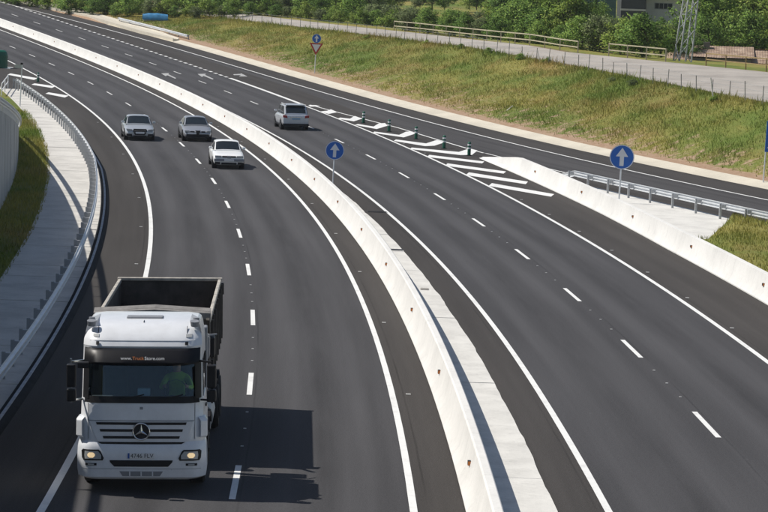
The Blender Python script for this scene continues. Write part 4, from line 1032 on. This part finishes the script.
for a, b in (((-wt_-.02, zh_), (.05, zh_+.07)), ((.05, zh_+.07), (wt_+.02, zh_))):
    q.add([(a[0], yb0-.14, a[1]-.03), (b[0], yb0-.14, b[1]-.03), (b[0], yb0+.10, b[1]+.05), (a[0], yb0+.10, a[1]+.05), (a[0], yb0-.14, a[1]-.16), (b[0], yb0-.14, b[1]-.16), (b[0], yb0+.10, b[1]-.05), (a[0], yb0+.10, a[1]-.05)],
          [(0, 1, 2, 3), (7, 6, 5, 4), (0, 4, 5, 1), (1, 5, 6, 2), (2, 6, 7, 3), (3, 7, 4, 0)])
q.build('cab_guard', 'guardgrey', bh)
for s in (-1, 1): MB().bar((s*1.16, yb0-.5, zh_-.1), (s*1.16, yb0-.05, zh_-.62), .07).build('guard_strut', 'steelbed', bh)
MB().box(1.19, 1.30, yb0-.3, yb0+.1, 2.2, 2.62).build('tarp_motor', 'blackp', bh, bevel=.03)

# the driver, seen through the windscreen
def skin_body(name, pts, edges, m, parent=None, sub=1):
    me = bpy.data.meshes.new(name); me.from_pydata([p[0] for p in pts], edges, [])
    o = bpy.data.objects.new(name, me); C.objects.link(o)
    md = o.modifiers.new('skin', 'SKIN'); md.use_smooth_shade = True
    for v, p in zip(me.skin_vertices[0].data, pts): v.radius = (p[1], p[2] if len(p) > 2 else p[1])
    me.skin_vertices[0].data[0].use_root = True
    o.modifiers.new('sub', 'SUBSURF').render_levels = sub
    dg = bpy.context.evaluated_depsgraph_get(); m2 = bpy.data.meshes.new_from_object(o.evaluated_get(dg)); o.modifiers.clear(); o.data = m2
    for q in m: m2.materials.append(M[q])
    if parent: o.parent = parent
    return o
cx = .62
pts = [((cx, 1.50, 1.58), .17, .14), ((cx, 1.50, 1.80), .16, .13), ((cx, 1.47, 2.02), .19, .13), ((cx, 1.46, 2.14), .15, .10), ((cx, 1.43, 2.22), .065), ((cx, 1.40, 2.30), .085, .10), ((cx, 1.39, 2.40), .085, .10), ((cx, 1.40, 2.47), .055, .07)]
edges = [(i, i+1) for i in range(7)]
for s in (-1, 1):
    b0 = len(pts); sh = (cx+s*.20, 1.46, 2.10)
    pts += [(sh, .075), ((cx+s*.30, 1.26, 1.92), .058), ((cx+s*.25, 1.05, 1.97), .042), ((cx+s*.22, .90, 2.00), .032), ((cx+s*.21, .86, 2.02), .030)]
    edges += [(3, b0), (b0, b0+1), (b0+1, b0+2), (b0+2, b0+3), (b0+3, b0+4)]
    for k in range(4):
        f0 = len(pts); dz = .03-.02*k
        pts += [((cx+s*.205, .83, 2.02+dz), .010), ((cx+s*.18, .815, 2.02+dz*1.2), .009)]; edges += [(b0+4, f0), (f0, f0+1)]
    f0 = len(pts); pts += [((cx+s*.19, .88, 2.05), .011), ((cx+s*.175, .87, 2.06), .009)]; edges += [(b0+3, f0), (f0, f0+1)]
    l0 = len(pts); pts += [((cx+s*.10, 1.42, 1.58), .095), ((cx+s*.15, 1.02, 1.60), .075), ((cx+s*.15, .90, 1.25), .055), ((cx+s*.15, .80, 1.16), .045)]; edges += [(0, l0), (l0, l0+1), (l0+1, l0+2), (l0+2, l0+3)]
drv = skin_body('person', [((p[0][0], p[0][1], p[0][2]), *p[1:]) for p in pts], edges, ('vest', 'skin', 'seat'))
for pg in drv.data.polygons:
    c = pg.center
    pg.material_index = 1 if (c.z > 2.215 or c.y < .93 and c.z > 1.8) else (2 if c.z < 1.66 else 0)
bpy.context.view_layer.update(); drv.matrix_world = T.matrix_world.copy()
hair = MB(); hair.loft([[(cx+r*math.cos(a), 1.41+r*1.15*math.sin(a), z) for a in np.linspace(0, 2*PI, 15)[:-1]] for z, r in ((2.41, .092), (2.46, .09), (2.51, .062), (2.53, .02))])
hair.build('hair', 'hair', drv, smooth=True)
fm = MB(); fm.add([(cx-.012, 1.305, 2.33), (cx+.012, 1.305, 2.33), (cx+.012, 1.28, 2.335), (cx-.012, 1.28, 2.335), (cx, 1.30, 2.385)], [(0, 1, 2, 3), (0, 4, 1), (1, 4, 2), (2, 4, 3), (3, 4, 0)]); fm.build('nose', 'skin', drv)
tag(drv, 'driver in a lime safety vest holding the truck steering wheel', 'person')

# ------------------------------------------------------------------ fences and rails along the service road
def PT(px, py, Y):                                     # a point at depth Y on the sight line of a pixel
    x, y = px-384, py-256; c, s = math.cos(ROLL), math.sin(ROLL); x, y = c*x-s*y, s*x+c*y
    fw = math.cos(PITCH)*FPX-math.sin(PITCH)*y; dn = math.sin(PITCH)*FPX+math.cos(PITCH)*y
    return Vector((x*Y/fw, Y, CAM_H-dn*Y/fw))
e = empty('wire_fence', (FENCE(200), 200, ground_z(FENCE(200), 200))); tag(e, 'thin wire fence with grey posts along the top of the grassy bank', 'fence')
pm = None; tops = []
for Y in stations(FENCE, 140, 300, 3.4):
    x = FENCE(Y)+random.uniform(-.1, .1); z = ground_z(x, Y)
    if pm is None: pm = MB().box(-.026, .026, -.026, .026, -.2, 1.2).build('post', 'rustpost', e); o = pm
    else: o = pm.copy(); C.objects.link(o)
    o.location = Vector((x, Y, z))-e.location; o.rotation_euler = (random.uniform(-.05, .05), random.uniform(-.06, .06), 0); o.scale = (1, 1, random.uniform(.85, 1.1))
    tops.append(Vector((x, Y, z))-e.location)
for h in (.45, .8, 1.12):
    q = MB()
    for a, b in zip(tops, tops[1:]): q.bar(a+Vector((0, 0, h)), b+Vector((0, 0, h)), .014)
    q.build('wire', 'galv_dark', e)
def timber_rail(y0, y1, m, label, h=1.0, step=3.0, o_=.4):
    f = lambda Y: SFAR(Y)+o_
    e = empty('timber_rail', (f(y0), y0, prof(y0)+HE(y0)+.3)); tag(e, label, 'railing')
    ys = stations(f, y0, y1, step); pts = [Vector((f(Y), Y, prof(Y)+HE(Y)+.25))-e.location for Y in ys]
    for p in pts: MB().box(p.x-.045, p.x+.045, p.y-.045, p.y+.045, p.z-.2, p.z+h+.05).build('post', m, e)
    for z in (h*.52, h):
        q = MB()
        for a, b in zip(pts, pts[1:]): q.bar(a+Vector((0, 0, z)), b+Vector((0, 0, z)), .05, .09)
        q.build('rail', m, e)
timber_rail(219, 268, 'wood', 'long pale two-bar railing along the far side of the service road', 1.05, 4.2)
timber_rail(208.6, 215, 'wood', 'short pale railing by the bushes near the lattice pylon', 1.1, 2.6)
timber_rail(186, 203, 'yellow', 'ochre yellow railing in front of the tile-roofed house', 1.0, 2.6, 1.2)
for a, b, r, lab in ((U(540, 65, 3.0), Vector((-.25, 0, 1.0)), .035, 'short pale stake leaning on the bank near the railing'), (U(507, 104, 1.2), Vector((.45, .5, .35)), .05, 'pale broken stake lying across the grassy bank'), (U(713, 100.5, 3.0), Vector((-.22, 0, 1.35)), .045, 'tall pale stake leaning beside the wire fence')):
    a.z = ground_z(a.x, a.y)-.05
    o = MB().cyl((0, 0, 0), b, r*1.1, r*.8, n=8).build('stake', 'stake'); o.location = a; tag(o, lab, 'stake')

# ------------------------------------------------------------------ background: tarpaulin, pylon, buildings
p = U(155, 22.5, .3); p.z = ground_z(p.x, p.y)
e = empty('covered_container', p, .12); tag(e, 'low container under a blue tarpaulin by the trees', 'container')
MB().box(-1.35, 1.35, -.6, .9, 0, .5).build('bin', 'galv_dark', e)
secs = []
for x in np.linspace(-1.5, 1.5, 15):
    k = .86+.14*math.cos(x*1.0)+.05*mnoise.noise((x*2, 0, 0)); secs.append([(x, -.75, .12+.05*mnoise.noise((x*3, 1, 0))), (x, -.68, .70*k), (x, -.3, .92*k), (x, .4, .92*k+.05*mnoise.noise((x*2, 2, 0))), (x, .95, .70*k), (x, 1.02, .15)])
MB().loft(secs, closed=False).build('tarpaulin', 'tarp', e, smooth=True)
# lattice pylon
p = PT(682, 66, 222); p.z = ground_z(p.x, p.y)-.2
e = empty('lattice_pylon', p, .35); tag(e, 'grey steel lattice pylon rising behind the service road', 'pylon')
b0, b1, hh = .58, .36, 15.
cor = lambda k, z: Vector((z*.10+(b0+(b1-b0)*min(1, z/11))*(1, 1, -1, -1)[k], (b0+(b1-b0)*min(1, z/11))*(-1, 1, 1, -1)[k], z))
for k in range(4):
    MB().bar(cor(k, 0), cor(k, 11), .10).build('leg', 'galv_dark', e); MB().bar(cor(k, 11), cor(k, hh), .09).build('leg', 'galv_dark', e)
zs = [0, 1.5, 2.9, 4.2, 5.4, 6.5, 7.5, 8.4, 9.3, 10.2, 11, 12, 13, 14, 15]
for k in range(4):
    q = MB()
    for i, (za, zb_) in enumerate(zip(zs, zs[1:])):
        if i % 2: q.bar(cor(k, za), cor((k+1) % 4, zb_), .055)
        else: q.bar(cor((k+1) % 4, za), cor(k, zb_), .055)
        if i % 3 == 0: q.bar(cor(k, za), cor((k+1) % 4, za), .05)
    q.build('bracing', 'galv_dark', e)
for z, w_ in ((11.2, 2.4), (13.5, 1.8)):
    MB().bar((-w_, 0, z), (w_, 0, z), .12).build('crossarm', 'galv', e)
# white building with window strip
def building(name, px0, px1, Y, zlow, ztop, depth, m, label, cat='building', rz=.0):
    a, b = PT(px0, 10, Y), PT(px1, 10, Y); w_ = b.x-a.x
    e = empty(name, (a.x, Y, zlow), rz); tag(e, label, cat)
    MB().box(0, w_, 0, depth, 0, ztop-zlow).build('wall', m, e); return e, w_, ztop-zlow
def win(e, x0, x1, z0, z1, nm='window', panes=1):
    f = MB(); f.box(x0-.06, x1+.06, -.03, .05, z0-.06, z0); f.box(x0-.06, x1+.06, -.03, .05, z1, z1+.06); f.box(x0-.06, x0, -.03, .05, z0, z1); f.box(x1, x1+.06, -.03, .05, z0, z1)
    o = f.build(nm, 'greyp', e); st = (x1-x0)/panes
    for k in range(panes): MB().box(x0+k*st+.03, x0+(k+1)*st-.03, -.012, .02, z0+.01, z1-.01).build('pane', 'pane', o)
e, w_, h_ = building('white_house', 646, 708, 325, 2.5, 9.75, 7, 'render', 'white rendered building with a strip window behind the pylon')
zat = lambda py: PT(660, py, 325).z-2.5
win(e, w_*.14, w_*.42, zat(8.6), zat(3.2), panes=4); win(e, w_*.57, w_*.68, zat(8.6), zat(4), panes=2)
MB().box(-.4, w_+.4, -.6, 7.4, h_, h_+.35).build('roof', 'tile', e)
e, w_, h_ = building('dark_shed', 621, 645.5, 322, 2.5, 11.5, 6, 'shed', 'dark clad shed beside the white rendered building', 'shed')
MB().box(-.05, w_+.05, -.08, 0, zat(11.5), zat(9.6)).build('band', 'render', e)
for k in range(1, 8): MB().box(w_*k/8-.03, w_*k/8+.03, -.04, .0, .2, zat(12)).build('cladding_rib', 'shed', e)
MB().box(-.2, w_+.2, -.2, 6.2, h_, h_+.3).build('roof', 'greyp', e)
e, w_, h_ = building('teal_warehouse', 578, 616, 345, 2.5, 11.5, 8, 'teal', 'teal clad warehouse wall above the tree tops', 'warehouse')
for k in range(1, 9): MB().box(w_*k/9-.04, w_*k/9+.04, -.05, .0, .2, h_-.1).build('cladding_rib', 'teal', e)
MB().box(-.2, w_+.2, -.2, 8.2, h_, h_+.3).build('roof', 'greyp', e)
# old house with clay tile roofs
def tile_roof(name, xa, xb, y0, y1, z0, z1, par):      # slope from eave y0,z0 up to ridge y1,z1, in corrugated rows
    n = int((xb-xa)/.06); rows = 12; vs = []; fs = []
    for r in range(rows*2):
        t = (r//2+(r % 2))/rows
        for k in range(n+1):
            x = xa+(xb-xa)*k/n; zz = z0+(z1-z0)*t+.012*math.sin(k*PI*.5)+(.02 if r % 2 == 0 else 0)+.04*mnoise.noise((x*.6, t*3, 0))
            vs.append((x, y0+(y1-y0)*t, zz))
    R = rows*2
    fs = [(r*(n+1)+k, r*(n+1)+k+1, (r+1)*(n+1)+k+1, (r+1)*(n+1)+k) for r in range(R-1) for k in range(n)]
    return MB().add(vs, fs).build(name, 'tile', par, recalc=False)
p = PT(690, 70, 238); zg = 1.2
e = empty('tile_roofed_house', (p.x, 238, zg), -.10); tag(e, 'low old house with faded clay tile roofs behind the ochre railing', 'house')
ze, zr_ = PT(720, 57.5, 238).z-zg, PT(720, 46, 241).z-zg
MB().box(.2, 5.6, .3, 6.5, 0, ze-.1).build('wall', 'oldwall', e); MB().box(5.6, 13, .6, 6.5, 0, ze-.45).build('wall', 'oldwall', e); MB().box(-2.0, .3, .9, 5.5, 0, ze-.7).build('wall', 'oldwall', e)
tile_roof('roof', -.1, 5.9, 0, 3.4, ze, zr_, e); tile_roof('roof', -.1, 5.9, 6.8, 3.4, ze, zr_, e)
tile_roof('roof', 5.4, 13.2, .2, 3.2, ze-.42, zr_-.22, e); tile_roof('roof', 5.4, 13.2, 6.8, 3.0, ze-.4, zr_-.15, e)
tile_roof('roof', -2.2, .1, .5, 3.4, ze-.65, zr_-.5, e)
MB().box(.6, 1.5, .22, .34, ze-1.5, ze-.6).build('door', 'shed', e); MB().box(8.2, 9.0, .52, .64, ze-1.6, ze-.8).build('window', 'pane', e)
MB().box(1.2, 1.8, 2.3, 2.9, zr_-.6, zr_+.35).build('chimney', 'oldwall', e)

# ------------------------------------------------------------------ trees
def crown_mesh(name, m, h, rx, n_clump, per, leaf, base=.18, conical=0., seed=0):
    r_ = np.random.default_rng(seed); V = []
    cl = []
    while len(cl) < n_clump:
        q = r_.uniform(-1, 1, 3); d = np.linalg.norm(q)
        if d > 1 or d < .25: continue
        lump = 1+.28*math.sin(3*math.atan2(q[1], q[0])+seed)+.18*math.sin(5*q[2]+seed*2)
        z = base*h+(q[2]*.5+.5)*(1-base)*h
        sh = (1-conical*(q[2]*.5+.5))*lump
        cl.append((q[0]*rx*sh*.85, q[1]*rx*sh*.85, z, r_.uniform(.5, 1.25)))
    cen = np.array(cl); NR = []
    for cx_, cy_, cz_, s_ in cen:
        k = int(per*s_); P_ = r_.normal(0, 1, (k, 3))*np.array([.42, .42, .28])*s_*rx*.33
        P_ += np.array([cx_, cy_, cz_])
        a = r_.normal(0, 1, (k, 3)); a[:, 2] *= .6; a /= np.linalg.norm(a, axis=1)[:, None]
        b = np.cross(a, r_.normal(0, 1, (k, 3))); b /= np.linalg.norm(b, axis=1)[:, None]
        L_ = leaf*r_.uniform(.6, 1.4, (k, 1)); q1 = P_-a*L_*.5; q3 = P_+a*L_*.5; q2 = P_+b*L_*.30; q4 = P_-b*L_*.30
        V.append(np.stack([q1, q2, q3, q4], 1).reshape(-1, 3))
        d1 = P_-np.array([cx_, cy_, cz_-.2*rx*.4]); d1 /= np.linalg.norm(d1, axis=1)[:, None]+1e-6
        d2 = P_-np.array([0, 0, h*.45]); d2 /= np.linalg.norm(d2, axis=1)[:, None]+1e-6
        nr = d1*.7+d2*.5+r_.normal(0, .28, (k, 3))+np.array([0, 0, .15]); nr /= np.linalg.norm(nr, axis=1)[:, None]
        NR.append(np.repeat(nr, 4, axis=0))
    V = np.concatenate(V); n = len(V)//4
    me = bpy.data.meshes.new(name); me.vertices.add(len(V)); me.vertices.foreach_set('co', V.astype(np.float32).ravel())
    me.loops.add(4*n); me.loops.foreach_set('vertex_index', np.arange(4*n, dtype=np.int32)); me.polygons.add(n)
    me.polygons.foreach_set('loop_start', np.arange(0, 4*n, 4, dtype=np.int32)); me.polygons.foreach_set('loop_total', np.full(n, 4, dtype=np.int32))
    me.update(calc_edges=True); me.materials.append(M[m]); me.shade_smooth(); me.normals_split_custom_set_from_vertices([tuple(q) for q in np.concatenate(NR)]); return me, cen
def trunk_mesh(name, h, cen, r0, seed):
    r_ = random.Random(seed); mb = MB(); k = 7; prev = Vector((0, 0, -.3)); pr = r0
    path = [Vector((r_.uniform(-.12, .12)*i, r_.uniform(-.12, .12)*i, h*.75*i/k)) for i in range(k+1)]; path[0] = prev
    for i in range(k):
        ra, rb = r0*(1-i/k*.8), r0*(1-(i+1)/k*.8); mb.cyl(path[i], path[i+1], ra, rb, 7, caps=False)
    idx = list(range(len(cen))); r_.shuffle(idx)
    for j in idx[:14]:
        c = Vector(cen[j][:3]); t = max(1, min(k-1, int(c.z/(h*.75)*k*.7))); mb.cyl(path[t], path[t]*.3+c*.7, r0*.28, r0*.08, 5, caps=False)
    me = bpy.data.meshes.new(name); me.from_pydata(mb.v, [], mb.f); me.materials.append(M['bark']); return me
KINDS = [('broadleaf_tree', 'leaf_a', 8., 3.1, 75, 120, .23, .14, .15, 1), ('broadleaf_tree', 'leaf_b', 7.5, 2.8, 70, 120, .22, .12, .1, 2), ('broadleaf_tree', 'leaf_c', 8., 2.9, 70, 120, .23, .12, .2, 3),
         ('bush', 'leaf_a', 3.6, 2.3, 52, 105, .19, .02, .1, 4), ('bush', 'leaf_b', 3.2, 2.1, 50, 105, .18, .02, .1, 5), ('bush', 'leaf_d', 3.4, 2.2, 50, 105, .18, .02, .1, 6), ('cypress_tree', 'leaf_c', 6.5, 1.1, 50, 100, .18, .03, .75, 7), ('broadleaf_tree', 'leaf_d', 7., 2.9, 62, 120, .22, .12, .15, 8)]
KL = ['round mid-green tree', 'light yellow-green tree', 'dark green tree', 'mid-green bush', 'light green bush', 'olive grey-green bush', 'narrow dark cypress', 'olive green tree']
MESH = []
for i, (nm, m, h, rx, nc_, per, leaf, base, con, seed) in enumerate(KINDS):
    cm, cen = crown_mesh('crown', m, h, rx, nc_, per, leaf, base, con, seed); MESH.append((cm, trunk_mesh('trunk', h, cen, .16 if h > 5 else .07, seed)))
def tree(kind, x, y, s, z=None):
    nm = KINDS[kind][0]; z = ground_z(x, min(y, 399)) if z is None else z
    e = empty(nm, (x, y, z-.1), random.uniform(0, 2*PI)); sx = s*random.uniform(.9, 1.12); e.scale = (sx, sx, s)
    for nm2, me in (('crown', MESH[kind][0]), ('trunk', MESH[kind][1])):
        o = bpy.data.objects.new(nm2, me); C.objects.link(o); o.parent = e
    px = 384+x/y*FPX
    if y > 328 and 330 < px < 575: where = 'on the distant field'
    else: where = next(wd for lim, wd in ((130, 'above the concrete ditch'), (186, 'behind the blue tarpaulin'), (290, 'behind the grassy bank'), (400, 'behind the wire fence by the dirt road'), (500, 'behind the long pale railing'), (578, 'at the end of the long pale railing'), (650, 'in front of the dark shed'), (692, 'beside the lattice pylon'), (9e9, 'behind the tile-roofed house')) if px < lim)
    lab = KL[kind]+' '+where
    tag(e, lab, KINDS[kind][0].split('_')[-1], lab+' (look-alikes)')
    return e
def px_to_x(px, Y): return PT(px, 30, Y).x
front = table([(a, U(a, b, h).y) for a, b, h in ((-20, -4, .5), (30, 3, .5), (60, 8.5, .5), (100, 14, .5), (140, 15.5, .5), (200, 17, .9))]+[(300, 312), (400, 286), (500, 250), (576, 231), (650, 221), (700, 262), (820, 262)])
tr = random.Random(11)
# front row: low bushes; the rows behind stand taller
px = -20
while px < 690:
    Y = front(px)+tr.uniform(-1.5, 3)
    if 385 < px < 490: k, s = tr.choice([3, 5, 3, 5, 4]), tr.uniform(.65, .9)
    elif px >= 575: k, s = tr.choice([3, 5, 3, 4, 3]), tr.uniform(.8, 1.05)
    else: k, s = tr.choice([3, 4, 3, 5, 4]), tr.uniform(.42, .72)
    if 672 < px < 690: k, s = 3, .6
    tree(k, px_to_x(px, Y), Y, s); px += tr.uniform(9, 15)*(1 if px < 385 else 1.5)
for row, dy in ((1, 8), (2, 18), (3, 30)):
    px = -25+row*6
    while px < 575:
        Y = front(px)+dy+tr.uniform(-3, 3)
        if 372 < px < 492:
            if row == 1: tree(tr.choice([3, 5, 4]), px_to_x(px, Y), Y, tr.uniform(.7, .95))
        elif row == 1: tree(tr.choice([3, 4, 5, 3]), px_to_x(px, Y), Y, tr.uniform(.8, 1.15))
        elif row == 2: tree(tr.choice([0, 1, 7, 0, 2]), px_to_x(px, Y), Y, tr.uniform(.5, .72))
        else: tree(tr.choice([0, 1, 2, 7]), px_to_x(px, Y), Y, tr.uniform(.85, 1.15)*(.8 if px > 500 else 1))
        px += (tr.uniform(14, 20) if row < 3 else tr.uniform(24, 32))*(1 if px < 400 else 1.2)
for px, Y, k, s in ((505, 262, 2, .72), (528, 258, 0, .8), (518, 266, 2, .8), (556, 250, 1, .95), (570, 246, 1, .85), (583, 262, 0, .60), (600, 268, 0, .60), (592, 252, 0, .55), (615, 256, 7, .48), (627, 252, 0, .42), (655, 247, 7, .44), (668, 246, 7, .46), (662, 252, 0, .46), (645, 250, 6, .52), (594, 280, 6, .90), (650, 243, 2, .42), (676, 250, 0, .46),
                    (702, 275, 0, 1.05), (722, 282, 0, 1.2), (745, 278, 1, 1.1), (765, 276, 0, 1.15), (785, 280, 0, 1.2), (735, 292, 2, 1.3), (757, 296, 0, 1.3), (712, 290, 1, 1.1), (778, 270, 1, .9), (728, 268, 3, 1.2), (752, 266, 3, 1.2), (706, 264, 3, 1.1), (690, 258, 5, .7), (695, 240, 3, .55), (700, 300, 7, 1.0)):
    tree(k, px_to_x(px, Y), Y, s)
for Y in (163, 181, 186, 207, 212, 221, 228, 239, 255):
    x = FENCE(Y)+tr.uniform(-1.2, .1); k = tr.choice([3, 5, 5, 4]); e = tree(k, x, Y, tr.uniform(.14, .24)); e.scale.z *= .8; e.name = 'weed_bush'
    tag(e, ('mid-green', 'light green', 'grey-green')[k-3]+' weed clump growing along the wire fence', 'bush', ('mid-green', 'light green', 'grey-green')[k-3]+' weed clumps along the fence')
# scattered far bushes on the field behind
for _ in range(80):
    px, Y = tr.uniform(330, 560), tr.uniform(330, 520); tree(tr.choice([3, 4, 5, 2]), px_to_x(px, Y), Y, tr.uniform(.4, .8), z=ground_z(px_to_x(px, Y), 399)+max(0, Y-400)*.006-.2)

# ------------------------------------------------------------------ grass: blades on the bank, the verges and the strip by the wall
def blades(name, pts, hgt, wid, lean, m, label):
    n = len(pts); pts = np.array(pts, dtype=np.float64); h = rng.uniform(.5, 1.3, n)*hgt*np.array([.95+.75*mnoise.noise((q[0]*.45, q[1]*.25, 7)) for q in pts]); a = rng.uniform(0, 2*PI, n); w_ = rng.uniform(.7, 1.4, n)*wid
    d = np.stack([np.cos(a), np.sin(a), np.zeros(n)], 1); la = rng.uniform(0, 2*PI, n); l_ = rng.uniform(.1, 1, n)*lean*h
    tip = pts+np.stack([np.cos(la)*l_, np.sin(la)*l_, h], 1)
    V = np.stack([pts-d*w_[:, None]/2, pts+d*w_[:, None]/2, tip], 1).reshape(-1, 3)
    me = bpy.data.meshes.new(name); me.vertices.add(3*n); me.vertices.foreach_set('co', V.astype(np.float32).ravel())
    me.loops.add(3*n); me.loops.foreach_set('vertex_index', np.arange(3*n, dtype=np.int32)); me.polygons.add(n)
    me.polygons.foreach_set('loop_start', np.arange(0, 3*n, 3, dtype=np.int32)); me.polygons.foreach_set('loop_total', np.full(n, 3, dtype=np.int32))
    me.update(calc_edges=True); me.materials.append(M[m]); o = bpy.data.objects.new(name, me); C.objects.link(o); return tag(o, label, 'grass', kind='stuff')
pts = []
for Y in np.arange(120, 318, .5):
    Yc = Y; L = columns(Yc); xs = [q[0] for q in L]; zs_ = [q[1] for q in L]
    a, b = SOIL(Y)-.8, FENCE(Y)+.7
    k = int((b-a)*.5*(70 if Y < 190 else 46))
    x = rng.uniform(a, b, k); x = x[rng.random(k) < np.clip((x-a)/1.9, .05, 1)**1.3]
    yy = Y+rng.uniform(0, .5, len(x)); z = np.interp(x, xs, zs_)
    pts += [(p_, q_, r_-.03) for p_, q_, r_ in zip(x, yy, z)]
blades('grass', pts, .25, .045, .85, 'grass', 'long green and straw meadow grass covering the embankment')
pts = []
for Y in np.arange(140, 310, .5):
    L = columns(Y); xs = [q[0] for q in L]; zs_ = [q[1] for q in L]
    dens = max(0, mnoise.noise((Y*.35, 5, 0))+.25)*26
    x = FENCE(Y)+rng.normal(-.5, .55, int(dens)); pts += [(p_, Y+rng.uniform(0, .5), float(np.interp(p_, xs, zs_))-.03) for p_ in x]
blades('weeds', pts, .55, .085, .6, 'grass', 'tall grey-green weeds along the wire fence')
pts = []
for Y in np.arange(60, 118, .25):
    lft = (IEDGE(Y) if Y > 102.5 else il(Y)+.15)+.1; rgt = SLIPL(Y)-.15
    if rgt <= lft: continue
    for x in rng.uniform(lft, rgt, int((rgt-lft)*.25*60)):
        e_ = min((x-lft), (rgt-x))/(rgt-lft)*2; pts.append((x, Y+rng.uniform(0, .25), prof(Y)+.03+.28*min(1, e_*2.5)*min(1, (118-Y)/6)))
blades('grass', pts, .20, .035, .6, 'grass', 'short rough grass on the verge behind the right barrier')
pts = []
for Y in np.arange(30, 176, .25):
    a, b = WALL(Y)+.02, APR(Y)+.12
    if Y > 157: a -= 1.2*(1-(Y-157)/25)
    for x in rng.uniform(a, b, int((b-a)*.25*75)): pts.append((x, Y+rng.uniform(0, .25), prof(Y)+.02+.2*max(0, min(1, (APR(Y)-x)/1.5))))
blades('grass', pts, .22, .03, .6, 'grass', 'narrow strip of grass at the foot of the retaining wall')


# ------------------------------------------------------------------ thin summer haze over the whole place
hz = MB().box(-1400, 1400, -60, 2900, -12, 70).build('haze', mat('haze_air', (1, 1, 1)))
hm = hz.data.materials[0]; hn = hm.node_tree.nodes; hn.remove(hn['Principled BSDF'])
pv = hn.new('ShaderNodeVolumePrincipled'); pv.inputs['Color'].default_value = (.90, .94, 1, 1); pv.inputs['Density'].default_value = .00010; pv.inputs['Anisotropy'].default_value = .2
hm.node_tree.links.new(pv.outputs[0], hn['Material Output'].inputs['Volume'])
tag(hz, 'thin pale haze in the air', 'haze', kind='stuff')
